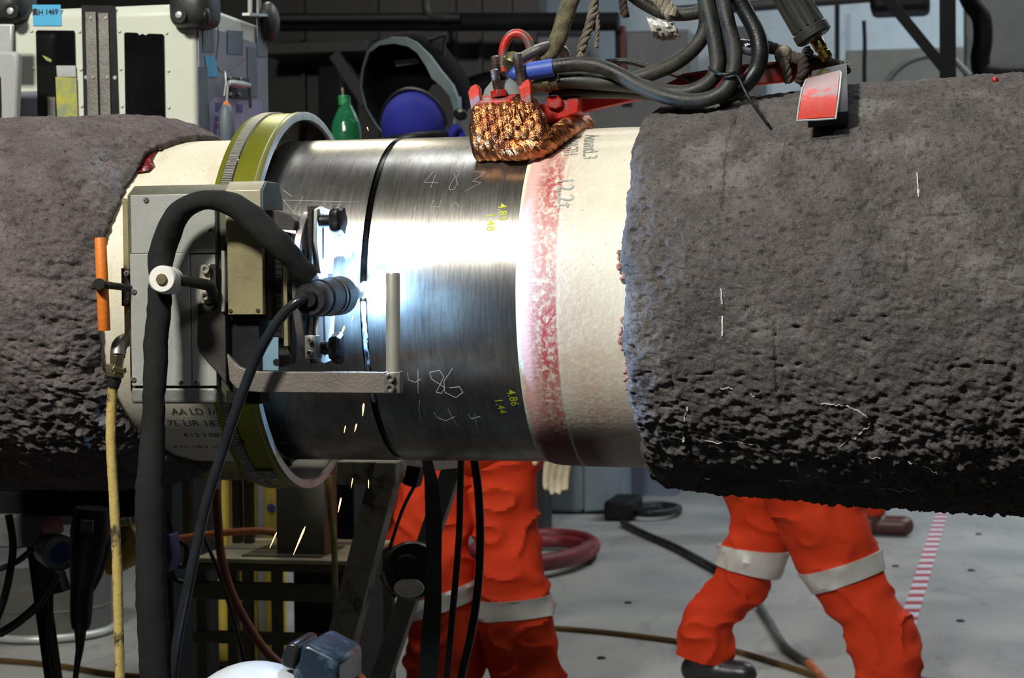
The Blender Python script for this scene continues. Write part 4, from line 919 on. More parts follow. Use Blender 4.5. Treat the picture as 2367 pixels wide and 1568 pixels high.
def hand(root,wrist,dirn,side,mat,parent,name='glove',s=1.0):
    # palm, four unequal bent fingers and a thumb leaving the side of the palm
    d=Vector(dirn).normalized(); u=Vector(side).normalized(); u=(u-d*u.dot(d)).normalized(); nrm=d.cross(u)
    w=Vector(wrist); seg=[(w,w+d*.03*s,.024*s,.030*s)]
    for k,(o_,L) in enumerate(((-.030,.064),(-.010,.075),(.011,.072),(.031,.056))):
        b=w+d*.085*s+u*o_*s; seg.append((w+d*.02*s+u*o_*.6*s,b,.019*s,.0115*s))
        m1=b+d*L*.45*s+nrm*.006*s; m2=m1+(d*.9+nrm*.45).normalized()*L*.32*s; m3=m2+(d*.7+nrm*.75).normalized()*L*.26*s
        seg+= [(b,m1,.0105*s,.0098*s),(m1,m2,.0098*s,.0092*s),(m2,m3,.0092*s,.0080*s)]
    t0=w+d*.028*s-u*.028*s; t1=t0+(d*.6-u*.8).normalized()*.040*s; t2=t1+(d*.85-u*.3+nrm*.3).normalized()*.030*s
    seg+=[(t0,t1,.015*s,.0115*s),(t1,t2,.0115*s,.0095*s)]
    return remesh(caps(seg).build(name,mat,parent),.0045,3)
def figure(name,label,pelvis,chest,neck,head,arms,legs,hs=1.0,skin=K['skin']):
    """one continuous body; arms/legs = joint lists"""
    seg=[(pelvis+Vector((-.09,0,0)),pelvis+Vector((.09,0,0)),.105,.105),(pelvis,chest,.125,.135),(chest+Vector((-.11,0,.06)),chest+Vector((.11,0,.06)),.09,.09),(chest+Vector((0,0,.1)),neck,.075,.055),(neck,head,.055,.07)]
    for a in arms: seg+=[(a[0],a[1],.052,.040),(a[1],a[2],.040,.027)]
    for l_ in legs: seg+=[(l_[0],l_[1],.082,.055),(l_[1],l_[1].lerp(l_[2],.9),.052,.036)]
    mb=caps(seg); mb.ball(head,.095*hs,20,14,.82,1.0,1.15)
    o=remesh(mb.build(name,skin),.016,6); tag(o,label,'person'); return o
def face(head,f,parent):
    f=Vector(f).normalized(); s_=Vector((0,0,1)).cross(f).normalized(); U=Vector((0,0,1))
    MB().ball(head+f*.098-U*.01,.013,10,8,1,1,1.7).build('nose',K['skin'],parent)
    for k in (-1,1):
        MB().ball(head+f*.086+s_*k*.031+U*.012,.011,12,8).build('eye',K['white_pl'],parent)
        MB().ball(head+s_*k*.082-U*.005,.022,12,8,.5,.7,1.2).build('ear',K['skin'],parent)
    MB().ball(head+f*.088-U*.047,.018,12,8,1.2,.4,.35).build('mouth',K['pink'],parent)
# ------------------------------------------------------------------ person behind the pipe (standing, facing away, helmet tipped up)
Y1=1.95
pel=P(1090,985,Y1); chest=P(1060,560,Y1+.02); neck=P(990,380,Y1+.02); head=P(958,303,Y1-.01)
ankL=P(1030,1650,Y1-.02); ankR=P(1225,1650,Y1)
shL=chest+Vector((-.2,0,.08)); shR=chest+Vector((.2,0,.08))
elL=P(900,640,Y1+.1); wrL=P(930,850,Y1+.1); elR=P(1260,700,Y1+.02); wrR=P(1290,1000,Y1-.05)
p1=figure('person','person in red-orange coveralls behind the pipe facing away, dark helmet flipped up',pel,chest,neck,head,
 [(shL,elL,wrL),(shR,elR,wrR)],[(P(1040,1040,Y1),P(1020,1380,Y1),ankL),(P(1160,1040,Y1),P(1185,1390,Y1),ankR)],.86)
face(head,(-.2,1,0),p1)
lL=[(940,1010,1120,1010),(930,1110,1105,1110),(902,1205,1090,1190),(903,1270,1088,1260),(935,1350,1092,1320),(952,1412,1092,1362),(950,1460,1099,1430),(936,1505,1113,1495),(945,1568,1117,1570),(965,1625,1115,1630)]
lR=[(1055,1010,1240,1010),(1070,1110,1243,1100),(1085,1200,1243,1190),(1092,1270,1250,1262),(1098,1345,1267,1340),(1104,1400,1270,1385),(1107,1461,1278,1450),(1118,1510,1288,1505),(1130,1560,1311,1565),(1138,1625,1318,1630)]
mb=loft(lL,Y1-.02,.85,36,.014,seed=3); m2=loft(lR,Y1,.85,36,.014,seed=11)
mb.v+= []; n0=len(mb.v); mb.v+=m2.v; mb.f+=[tuple(i+n0 for i in f) for f in m2.f]; mb.sm+=m2.sm
cov=mb.build('coverall_trousers',K['orangered'],p1)
tor=caps([(pel+Vector((-.07,0,.02)),pel+Vector((.07,0,.02)),.15,.15),(pel,chest,.165,.17),(chest+Vector((-.15,0,.07)),chest+Vector((.15,0,.07)),.11,.11),(chest,neck,.10,.07),(shL,elL,.075,.06),(elL,wrL,.062,.045),(shR,elR,.075,.06),(elR,wrR,.062,.045)])
remesh(tor.build('coverall_jacket',K['orangered'],p1),.018,6)
def band(r1,r2,Y,nm,parent,dep,seed):
    return loft([r1,r2],Y,dep,36,.013,.008,4,seed).build(nm,K['reflect'],parent)
band((953,1392,1092,1343),(951,1436,1096,1386),Y1-.02,'reflective_band',p1,.85,3)
band((1103,1385,1268,1374),(1106,1430,1273,1418),Y1,'reflective_band',p1,.85,11)
for an in (ankL,ankR):
    b=caps([(an+Vector((0,0,.08)),Vector((an.x,an.y,.07)),.055,.055),(Vector((an.x,an.y-.05,.045)),Vector((an.x,an.y+.16,.04)),.042,.038)]); remesh(b.build('boot',K['bootblack'],p1),.01,3)
# pale gloved hand hanging below the pipe
hand(None,P(1300,1015,Y1-.05),P(1288,1105,Y1-.05)-P(1305,1015,Y1-.05),(1,.5,0),K['glove'],p1)
# blue cap
cb_=P(958,300,Y1-.06)
mb=MB(); c=P(956,290,Y1-.02); rx=.094; mb.ball(c,rx,36,20,1,1.08,1.05); mb.build('cap',K['cap'],p1)
mb=MB(); pts=[c+Vector((rx*1.04*math.cos(R_(a)),rx*1.12*math.sin(R_(a)),-.045+.012*math.cos(R_(a)))) for a in range(0,361,15)]; mb.tube(pts,.012,10,3,0,ell=1.2); mb.build('head_strap',K['black'],p1)
mb=MB(); pts=[c+Vector((rx*1.03*math.cos(R_(a)),.0-.03*math.sin(R_(a)),rx*1.10*math.sin(R_(a)))) for a in range(0,181,12)]; mb.tube(pts,.0055,8,3); mb.build('crown_strap',K['black'],p1)
mb=MB(); mb.tube([P(1040,318,Y1-.02),P(1052,298,Y1-.02),P(1062,306,Y1),P(1068,330,Y1)],.014,10); mb.build('collar',K['cap'],p1)
# welding helmet tipped up on that head: a deep shell open towards the camera
wh=empty('welding_helmet',P(960,310,Y1),'dark welding helmet tipped up above the blue cap behind the pipe','helmet')
rim=[(893,318),(870,290),(846,250),(834,200),(838,160),(850,120),(872,98),(905,87),(940,88),(965,100),(995,130),(1020,165),(1045,195),(1058,225),(1063,270),(1052,290)]
rp_=pp(rim,Y1+.02); cen=P(960,210,Y1); n=len(rim)
def shell(dy,sc_): return [cen+(p-cen)*sc_+Vector((.012*dy/.1,dy,dy*.35)) for p in rp_]
L_=[shell(0,1),shell(.07,.99),shell(.13,.93),shell(.17,.80),shell(.19,.55),shell(.20,.25)]
mb=MB(); vs=[p for l_ in L_ for p in l_]; fs=[(k*n+i,k*n+i+1,(k+1)*n+i+1,(k+1)*n+i) for k in range(len(L_)-1) for i in range(n-1)]+[tuple((len(L_)-1)*n+i for i in range(n))]
mb.add(vs,fs,True); o=mb.build('shell',K['mask_in'],wh); sd=o.modifiers.new('s','SOLIDIFY'); sd.thickness=.004
mb=MB(); vs=[];fs=[]
for i,p in enumerate(rp_):
    t=i/(n-1); w=.004+.030*math.exp(-((t-.74)/.2)**2)+.012*math.exp(-((t-.5)/.12)**2); d=(cen-p).normalized()
    vs+=[p+Vector((0,-.010,0)),p+d*w+Vector((0,-.002,0)),p+d*w+Vector((0,.004,0)),p+Vector((0,.03,.004))-d*.004]
for i in range(n-1):
    for k in range(4): j=(k+1)%4; fs.append((i*4+k,i*4+4+k,i*4+4+j,i*4+j))
mb.add(vs,fs,True); mb.build('shell_rim',K['mask_rim'],wh)['label']='pale grey-green rim'
slab([(908,140),(962,134),(970,146),(915,154)],Y1+.14,.006,'lens',K['lens'],wh,.001)
mb=MB(); mb.tube(pp([(958,96),(1000,90),(1030,80),(1026,100),(1024,165)],Y1+.10),.006,6); mb.build('lens_frame',K['black'],wh)
MB().lathe(P(1060,262,Y1-.005),P(1070,268,Y1-.03),[(0,.016),(.5,.019),(1,.014)],9,False).build('pivot_knob',K['black'],wh)
# ------------------------------------------------------------------ person walking behind the right pipe
Y2=2.58
pel=P(1815,1000,Y2); chest=P(1800,640,Y2); neck=P(1795,460,Y2); head=P(1795,375,Y2)
p2=figure('person','striding person in orange work trousers with silver bands, seen below the right concrete',pel,chest,neck,head,
 [(chest+Vector((-.2,0,.08)),P(1640,720,Y2),P(1700,900,Y2-.1)),(chest+Vector((.2,0,.08)),P(1960,720,Y2),P(2000,900,Y2-.1))],
 [(P(1780,1060,Y2+.1),P(1745,1290,Y2+.1),P(1635,1500,Y2+.1)),(P(1850,1060,Y2-.05),P(1950,1310,Y2-.05),P(2058,1540,Y2-.05))])
face(head,(.9,-.2,0),p2)
rear=[(1650,1060,1850,1060),(1666,1140,1848,1140),(1690,1218,1835,1205),(1672,1252,1825,1255),(1660,1290,1808,1300),(1645,1335,1780,1348),(1622,1370,1752,1395),(1588,1394,1716,1425),(1579,1430,1701,1448),(1575,1475,1697,1485),(1567,1514,1687,1538)]
frt=[(1700,1060,1950,1060),(1742,1120,1975,1115),(1778,1185,1998,1175),(1815,1255,2022,1240),(1856,1330,2030,1280),(1882,1375,2040,1330),(1908,1412,2070,1382),(1945,1447,2112,1438),(1958,1500,2122,1490),(1972,1545,2130,1545),(1988,1600,2132,1600)]
mb=loft(rear,Y2+.1,.8,36,.014,seed=21); mb.build('trouser_leg',K['orangered'],p2)
mb=loft(frt,Y2-.05,.8,36,.012,seed=33); mb.build('trouser_leg',K['orangered'],p2)
loft([(1669,1258,1824,1276),(1654,1302,1797,1338)],Y2+.1,.8,36,.013,.008,4,21).build('reflective_band',K['reflect'],p2)
loft([(1852,1326,2030,1274),(1882,1370,2036,1318)],Y2-.05,.8,36,.011,.008,4,33).build('reflective_band',K['reflect'],p2)
remesh(caps([(pel+Vector((-.05,0,0)),pel+Vector((.05,0,0)),.16,.16),(pel,chest,.165,.17),(chest+Vector((-.15,0,.07)),chest+Vector((.15,0,.07)),.11,.11),(chest,neck,.1,.07),(chest+Vector((-.2,0,.08)),P(1640,720,Y2),.075,.06),(P(1640,720,Y2),P(1700,900,Y2-.1),.06,.045),(chest+Vector((.2,0,.08)),P(1960,720,Y2),.075,.06),(P(1960,720,Y2),P(2000,900,Y2-.1),.06,.045)]).build('jacket',K['orangered'],p2),.018,6)
hand(None,P(1700,905,Y2-.1),(0,0,-1),(1,0,0),K['glove'],p2); hand(None,P(2000,905,Y2-.1),(0,0,-1),(1,0,0),K['glove'],p2)
a=P(1632,1535,Y2+.1); remesh(caps([(a+Vector((0,0,.06)),Vector((a.x,a.y,.085)),.062,.060),(Vector((a.x-.035,a.y,.05)),Vector((a.x+.125,a.y-.03,.045)),.048,.042)]).build('boot',K['bootblack'],p2),.008,3)
a=P(2060,1600,Y2-.05); remesh(caps([(Vector((a.x,a.y,.12)),Vector((a.x,a.y,.07)),.058,.06),(Vector((a.x-.035,a.y,.045)),Vector((a.x+.15,a.y-.03,.042)),.042,.038)]).build('boot',K['bootblack'],p2),.008,3)
# third person further back: only a brown boot and an orange hem show
fb=G(2080,1240); YB=fb.y
gx=lambda px: P(px,1200,YB).x
pel=Vector((gx(1975),YB,1.0)); chest=pel+Vector((0,0,.4)); neck=chest+Vector((0,0,.26)); head=neck+Vector((0,0,.14))
p3=figure('person','person far behind the striding one, only a dark brown boot showing past the orange knee',pel,chest,neck,head,
 [(chest+Vector((-.2,0,.08)),chest+Vector((-.28,0,-.2)),chest+Vector((-.3,-.1,-.42))),(chest+Vector((.2,0,.08)),chest+Vector((.28,0,-.2)),chest+Vector((.3,-.1,-.42)))],
 [(pel+Vector((-.09,0,0)),pel+Vector((-.1,0,-.45)),Vector((gx(1935),YB,.1))),(pel+Vector((.09,0,0)),pel+Vector((.08,0,-.45)),Vector((gx(2015),YB,.1)))])
face(head,(1,0,0),p3)
for sx,px in ((-.09,1935),(.09,2015)):
    an=Vector((gx(px),YB,.16)); remesh(caps([(pel+Vector((sx,0,0)),pel+Vector((sx,0,-.42)),.115,.095),(pel+Vector((sx,0,-.42)),an,.095,.085)]).build('trouser_leg',K['orangered'],p3),.02,4)
    remesh(caps([(an,Vector((an.x,YB,.08)),.06,.062),(Vector((an.x-.03,YB,.055)),Vector((an.x+.16,YB-.02,.055)),.05,.052)]).build('boot',K['bootbrown'],p3),.01,3)
remesh(caps([(pel,chest,.16,.17),(chest+Vector((-.15,0,.07)),chest+Vector((.15,0,.07)),.11,.11),(chest,neck,.1,.07),(chest+Vector((-.2,0,.08)),chest+Vector((-.28,0,-.2)),.075,.06),(chest+Vector((-.28,0,-.2)),chest+Vector((-.3,-.1,-.42)),.06,.045),(chest+Vector((.2,0,.08)),chest+Vector((.28,0,-.2)),.075,.06),(chest+Vector((.28,0,-.2)),chest+Vector((.3,-.1,-.42)),.06,.045)]).build('jacket',K['orangered'],p3),.02,6)
# ------------------------------------------------------------------ welder crouching in front below the carriage; only the helmet top shows
Y4=-.78
hd=P(600,1735,Y4)
pel=Vector((hd.x-.25,hd.y-.35,.28)); chest=Vector((hd.x-.08,hd.y-.12,hd.z-.42)); neck=Vector((hd.x-.02,hd.y-.04,hd.z-.15))
p4=figure('person','welder crouching at the bottom edge, only pale headgear lit blue by the arc showing',pel,chest,neck,hd+Vector((0,0,0)),
 [(chest+Vector((-.18,0,.05)),chest+Vector((-.25,.05,-.18)),chest+Vector((-.08,.22,-.12))),(chest+Vector((.18,0,.05)),chest+Vector((.26,.05,-.18)),chest+Vector((.12,.22,-.12)))],
 [(pel+Vector((-.09,0,0)),Vector((pel.x-.12,pel.y+.42,.36)),Vector((pel.x-.1,pel.y+.15,.09))),(pel+Vector((.09,0,0)),Vector((pel.x+.12,pel.y+.42,.36)),Vector((pel.x+.1,pel.y+.15,.09)))])
face(hd,(.2,1,0),p4)
remesh(caps([(pel+Vector((-.07,0,0)),pel+Vector((.07,0,0)),.15,.15),(pel,chest,.165,.16),(chest+Vector((-.13,0,.04)),chest+Vector((.13,0,.04)),.10,.10),(pel+Vector((-.09,0,0)),Vector((pel.x-.12,pel.y+.42,.36)),.11,.085),(Vector((pel.x-.12,pel.y+.42,.36)),Vector((pel.x-.1,pel.y+.15,.12)),.08,.07),(pel+Vector((.09,0,0)),Vector((pel.x+.12,pel.y+.42,.36)),.11,.085),(Vector((pel.x+.12,pel.y+.42,.36)),Vector((pel.x+.1,pel.y+.15,.12)),.08,.07),(chest+Vector((-.18,0,.05)),chest+Vector((-.25,.05,-.18)),.07,.06),(chest+Vector((-.25,.05,-.18)),chest+Vector((-.08,.22,-.12)),.06,.05),(chest+Vector((.18,0,.05)),chest+Vector((.26,.05,-.18)),.07,.06),(chest+Vector((.26,.05,-.18)),chest+Vector((.12,.22,-.12)),.06,.05)]).build('coverall',M('dark_leather',(.02,.018,.016),.7),p4),.018,6)
for s_ in (-1,1):
    a=Vector((pel.x+.1*s_,pel.y+.15,.05)); remesh(caps([(a,a+Vector((0,.15,0)),.05,.045),(a,a+Vector((0,0,.08)),.055,.055)]).build('boot',K['bootblack'],p4),.01,3)
mb=MB(); c=P(588,1588,Y4); c.z=P(588,1532,Y4).z-.118; mb.ball(c,.118,40,24,1.02,1.15,1.0); mb.build('helmet_shell',K['hh'],p4)['label']='pale scuffed helmet dome'
mb=MB(); mb.tube([c+Vector((.118*math.cos(R_(a))*1.0-.0,-.05-.09*math.sin(R_(a)),.04+.052*math.sin(R_(a)))) for a in range(20,161,14)],.006,8); mb.build('helmet_trim',K['hose_orange'],p4)
a,b,d,e=P(664,1492,Y4+.02),P(680,1486,Y4+.02),P(698,1494,Y4+.02),P(698,1560,Y4+.02)
slab([(660,1496),(666,1487),(684,1488),(690,1500),(684,1530),(676,1550),(650,1540),(648,1520)],Y4-.01,.10,'visor_hinge',K['mask'],p4,.004)['label']='black visor hinge'
slab([(696,1492),(716,1492),(770,1520),(782,1532),(782,1600),(700,1600),(672,1560),(690,1530)],Y4-.02,.13,'visor',M('blued_visor',(.015,.03,.05),.3,0,(.06,.10,.14),40,.55,.68,coat=.3),p4,.006)
# ------------------------------------------------------------------ feeder case upper left
Yk=.78
fc=empty('wire_feeder_case',P(270,900,Yk),'cream equipment case with dark windows and bumper corners behind the left pipe','equipment case')
xl=P(33,140,Yk).x; xr=P(452,140,Yk).x; zt=P(250,12,Yk).z; zb_=P(250,960,Yk).z; dp=.52
poly=[(xl,Yk+.0,zb_),(xl,Yk,zt-.02),(xl,Yk+.02,zt),(xl,Yk+dp-.02,zt),(xl,Yk+dp,zt-.02),(xl,Yk+dp,zb_)]
MB().prism(poly,(xr-xl,0,0)).build('case_body',K['cream_case'],fc,.010,3)
# right side panel (faces along the pipe)
Xs=xr+.001
MB().prism([(Xs,Yk+.012,zb_),(Xs,Yk+.012,zt-.05),(Xs,Yk+dp-.012,zt-.05),(Xs,Yk+dp-.012,zb_)],(.003,0,0)).build('side_panel',K['case_side'],fc)
def sidepoly(pts,nm,mat,parent=fc,t=.002,lab=None):
    o=MB().prism([PX(x,y,Xs+.003) for x,y in pts],(t,0,0)).build(nm,mat,parent)
    if lab:o['label']=lab
    return o
sidepoly([(525,70),(560,72),(560,126),(524,124)],'vent_opening',K['window'])
sidepoly([(468,62),(492,62),(494,120),(468,120)],'tape_patch',K['tape']); sidepoly([(456,155),(478,155),(480,330),(458,330)],'tape_patch',K['tape']); sidepoly([(570,108),(592,110),(594,225),(572,222)],'tape_patch',K['tape']); sidepoly([(593,40),(614,44),(614,132),(594,130)],'tape_patch',K['tape'])
sidepoly([(472,128),(496,132),(502,178),(478,178)],'blue_label',K['label_blue'])
sidepoly([(482,240),(500,226),(606,234),(600,330),(484,330)],'sticker',K['lavender'])
sidepoly([(496,237),(510,238),(510,258),(496,257)],'sticker_print',K['violet'],t=.003); sidepoly([(545,241),(559,242),(559,260),(545,259)],'sticker_print',K['violet'],t=.003); sidepoly([(496,268),(508,269),(508,280),(496,280)],'sticker_print',K['violet'],t=.003); sidepoly([(497,285),(505,285),(504,298),(497,298)],'sticker_print',K['pink'],t=.003)
# handle and latch on the side
lt=empty('x',(0,0,0)) if 0 else None
MB().lathe(PX(528,192,Xs+.03),PX(576,198,Xs+.03),[(0,.006),(.2,.0095),(.7,.0095),(1,.006)],14).build('handle',K['pale_metal'],fc)
MB().tube([PX(528,192,Xs+.03),PX(526,215,Xs+.03),PX(524,245,Xs+.03)],.003,8).build('handle_rod',K['pale_metal'],fc)
MB().tube([PX(577,200,Xs+.03),PX(579,250,Xs+.03)],.004,8).build('handle_rod',K['dull_steel'],fc)
sidepoly([(526,178),(572,182),(574,228),(530,226)],'latch_plate',K['black_metal'],t=.006)
for x,y in ((531,181),(556,183),(533,218),(553,219)): MB().ball(PX(x,y,Xs+.012),.0045,10,6).build('rivet',K['pale_metal'],fc)
MB().tube([PX(497,24,Xs+.02),PX(505,80,Xs+.015),PX(500,135,Xs+.015),PX(505,160,Xs+.02),PX(518,167,Xs+.02),PX(545,155,Xs+.02),PX(570,132,Xs+.012)],.0012,6).build('lanyard',K['hose_brown'],fc)
MB().tube([PX(520,166,Xs+.02),PX(522,190,Xs+.03),PX(518,222,Xs+.03)],.002,6).build('lanyard_clip',K['pale_metal'],fc)
MB().lathe(PX(522,238,Xs+.03),PX(525,330,Xs+.03),[(0,.004),(.1,.012),(.25,.018),(.9,.019),(1,.016)],14).build('hanging_bottle',K['tape'],fc)
MB().lathe(PX(522,234,Xs+.03),PX(523,248,Xs+.03),[(0,.004),(1,.013)],14).build('orange_cap',K['orange'],fc)
# front windows, hinge strip, labels
Yf=Yk-.001
def front(pts,nm,mat,parent=fc,t=.004,Y=Yf,bev=.0006): return MB().prism(pp(pts,Y),(0,-t,0)).build(nm,mat,parent,bev)
w1=front([(84,74),(88,70),(172,71),(174,76),(180,330),(90,330)],'window',K['window']); w2=front([(288,78),(292,75),(318,76),(324,82),(330,78),(338,82),(345,78),(376,79),(380,82),(384,330),(292,330)],'window',K['window'])
Yw=Yf-.006
sp_=MB().prism([P(x,y,Yw) for x,y in ((131,152),(175,152),(176,178),(133,178))],(0,-.002,0)).build('spool_collar',K['pale_metal'],w1)
MB().prism([P(x,y,Yw) for x,y in ((129,178),(177,180),(181,300),(134,300))],(0,-.002,0)).build('wire_bundle',K['yellow'],w1)['label']='yellow wires behind the window'
MB().prism([P(x,y,Yw) for x,y in ((98,128),(104,130),(120,138),(119,144),(108,140))],(0,-.002,0)).build('yellow_clip',K['yellow'],w1)
MB().prism([P(x,y,Yw) for x,y in ((110,224),(128,225),(130,330),(112,330))],(0,-.002,0)).build('metal_block',K['dull_steel'],w1)
hs=front([(189,12),(268,14),(278,330),(196,330)],'hinge_channel',K['black'],t=.003)
front([(199,28),(223,28),(232,330),(206,330)],'hinge_leaf',K['dull_steel'],hs,.006,Yf-.003); front([(229,30),(252,31),(260,330),(236,330)],'hinge_leaf',K['dull_steel'],hs,.006,Yf-.003)
for x,y in ((210,42),(244,42),(215,179),(248,180)): pscrew(x,y,Yf-.009,3.5,hs,K['pale_metal'],slot=False)
for x,y in ((200,179),(266,180)): pscrew(x,y,Yf-.003,5,hs,K['pale_metal'],slot=False)
for x,y in ((73,71),(184,73),(78,158),(187,160),(276,72),(279,159),(385,76),(389,163),(189,245),(282,245),(390,248)): pscrew(x,y,Yf,4,fc,K['cream_case'],slot=False)
front([(40,212),(87,210),(88,330),(42,330)],'grey_patch',K['case_side'],t=.002)
lb=front([(75,11),(140,11),(143,60),(77,60)],'asset_label',K['label_blue'],t=.0015)
cu=bpy.data.curves.new('t','FONT'); cu.body='GH 1469'; cu.size=17.5*sc(Yf,110); cu.extrude=.0003; cu.offset=.0004; to_=bpy.data.objects.new('t',cu); me=bpy.data.meshes.new_from_object(to_); bpy.data.objects.remove(to_)
org=P(78,35,Yf-.0022); mb=MB(); mb.add([org+Vector((v.co.x*.92,-v.co.z,v.co.y)) for v in me.vertices],[tuple(p.vertices) for p in me.polygons]); mb.build('label_text',K['ink'],lb)
front([(76,22),(82,19),(86,22),(84,32),(76,36)],'label_scuff',K['bumper'],lb,.0012,Yf-.0015,0)
def bumper(px0,py0,px1,py1,Y,nm='corner_bumper'):
    mb=MB(); a=P(px0,py0,Y); b=P(px1,py1,Y); c=(a+b)/2+Vector((0,.04,0)); hx=abs(b.x-a.x)/2; hz=abs(b.z-a.z)/2
    vs=[];fs=[];n=28;m_=16
    for i in range(m_+1):
        t=math.pi*i/m_
        for k in range(n):
            q=2*math.pi*k/n; f=lambda v,p:math.copysign(abs(v)**p,v)
            vs.append(c+Vector((hx*f(math.sin(t),.55)*f(math.cos(q),.6),.065*f(math.sin(t),.6)*f(math.sin(q),.6),hz*f(math.cos(t),.55))))
    for i in range(m_):
        for k in range(n): j=(k+1)%n; fs.append((i*n+k,(i+1)*n+k,(i+1)*n+j,i*n+j))
    mb.add(vs,fs,True); return mb.build(nm,K['bumper'],fc),c
b1,c1=bumper(-45,-30,56,53,Yk-.03); b2,c2=bumper(388,-30,486,62,Yk-.03)
mb=MB(); c=PX(622,50,Xs+.012); mb.ball(c,.06,24,14,.42,.8,.85); mb.build('corner_bumper',K['bumper'],fc)
for bb,x,y in ((b1,28,26),(b2,417,35)):
    a=P(x-2,y,Yk-.056); MB().lathe(a,a-Vector((0,.004,0)),[(0,.018),(1,.018)],20).build('bumper_recess',K['black'],bb); a=a-Vector((0,.004,0)); MB().lathe(a,a-Vector((0,.004,0)),[(0,.008),(.7,.008),(1,.005)],16).build('bumper_bolt',K['pale_metal'],bb)
a=PX(478,38,xr+.045); MB().ball(a,.016,14,8,.5,1,1.3).build('bumper_recess',K['black'],b2)
for x in (578,598): MB().tube([PX(x,-40,Xs-.02),PX(x,34,Xs-.02)],.006,10).build('lifting_bar',K['pale_metal'],fc)
sidepoly([(560,30),(612,34),(612,40),(560,36)],'bar_bracket',K['pale_metal'],t=.02)
# small grey case at the left edge
lc=empty('grey_side_case',P(0,900,.62),'pale grey rounded case at the left edge in front of the cream one','equipment case')
MB().prism(pp([(-120,118),(30,118),(38,124),(41,134),(33,330),(30,960),(-120,960)],.60),(0,.03,0)).build('case_shell',M('pale_grey_enamel',(.42,.43,.42),.45,0,(.36,.37,.35),6),lc,.008,3)
MB().prism(pp([(-60,165),(-6,165),(2,180),(4,250),(2,330),(-60,330)],.599),(0,-.004,0)).build('case_window',K['black'],lc)
MB().prism(pp([(-120,55),(28,55),(28,125),(-120,125)],.66),(0,.015,0)).build('case_lid',K['pale_metal'],lc,.004)
# black steel stand carrying the cases
bs=empty('equipment_stand',P(150,1690,.9),'black steel stand under the equipment cases at lower left','stand')
zs=P(250,960,Yk).z-.0005
MB().box((P(-330,1000,.8).x,.55,zs-.03),(xr,1.30,zs)).build('stand_top',K['dark_steel'],bs,.003)
mb=MB(); pbox(mb,-300,1137,298,1192,.62,.06); mb.build('cross_beam',K['dark_steel'],bs,.003)
def bar(a,b,w,nm,mat,parent,bev=.002):
    a=Vector(a);b=Vector(b); return MB().lathe(a,b,[(0,w*.7071),(1,w*.7071)],4,False,ph=math.pi/4).build(nm,mat,parent,bev)
bar(Vector((P(20,1190,.65).x,.65,zs-.02)),G(150,1790),.05,'leg',K['dark_steel'],bs) if 0 else None
bar(P(72,1190,.65),P(128,1600,.65),.032,'leg',K['dark_steel'],bs); bar(P(128,1600,.65),Vector((P(142,1700,.65).x,.65,0)),.032,'leg_foot',K['dark_steel'],bs)
bar((P(350,1100,.65).x,.65,zs-.02),(P(352,1500,.65).x,.65,0),.05,'leg',K['dark_steel'],bs)
bar((P(-260,1100,.65).x,.65,zs-.02),(P(-260,1500,.65).x,.65,0),.05,'leg',K['dark_steel'],bs)
bar((P(350,1100,1.24).x,1.24,zs-.02),(P(352,1500,1.24).x,1.24,0),.05,'leg',K['dark_steel'],bs)
bar((P(-160,1100,1.24).x,1.24,zs-.02),(P(-160,1500,1.24).x,1.24,0),.05,'leg',K['dark_steel'],bs)
for x in (-200,298): 
    a=P(x,1137,.65); bar((a.x,.65,P(x,1190,.65).z),(a.x,.65,zs-.02),.05,'hanger',K['dark_steel'],bs)
# hanging black grinder and tool
gr=empty('angle_grinder',P(205,1190,.45),'black power tool hanging nose down below the left concrete, cable at its end','power tool')
MB().tube([P(215,1175,.45),P(210,1230,.45),P(200,1300,.45),P(190,1360,.45),P(187,1430,.45),P(186,1455,.45)],[.040,.046,.038,.026,.024,.018],18,6).build('tool_body',K['black'],gr)
MB().tube([P(245,1190,.46),P(240,1260,.46),P(222,1330,.46),P(205,1370,.46)],[.016,.018,.014,.008],12,6).build('tool_guard',K['black'],gr)
MB().tube([P(186,1450,.45),P(184,1500,.45),P(178,1540,.45),P(172,1600,.45),P(168,1700,.45)],[.015,.009,.007,.006,.006],12,6).build('tool_cord',K['rubber'],gr)
slab([(187,1203),(215,1204),(213,1232),(185,1231)],.395,.004,'tool_label',K['drum'],gr,0)
cable('tool_cable',[(0,1465,.5),(40,1440,.5),(90,1395,.5),(130,1330,.5)],.010,K['rubber'],'black cable sagging at the left edge below the stand beam')
cable('tool_cable',[(-20,1320,.55),(15,1310,.55),(45,1295,.55),(75,1270,.55)],.007,K['rubber'],'thin black cable leaving the left edge above the thick one')
cable('tool_cable',[(-20,1460,.52),(6,1395,.52),(22,1330,.52),(30,1260,.52),(20,1190,.52)],.009,K['rubber'],'black cable hanging straight at the left edge')
cable('tool_cable',[(118,1370,.6),(117,1420,.6),(114,1480,.6),(122,1540,.6),(135,1600,.6)],.006,K['rubber'],'slim black cable dropping from the blue plug')
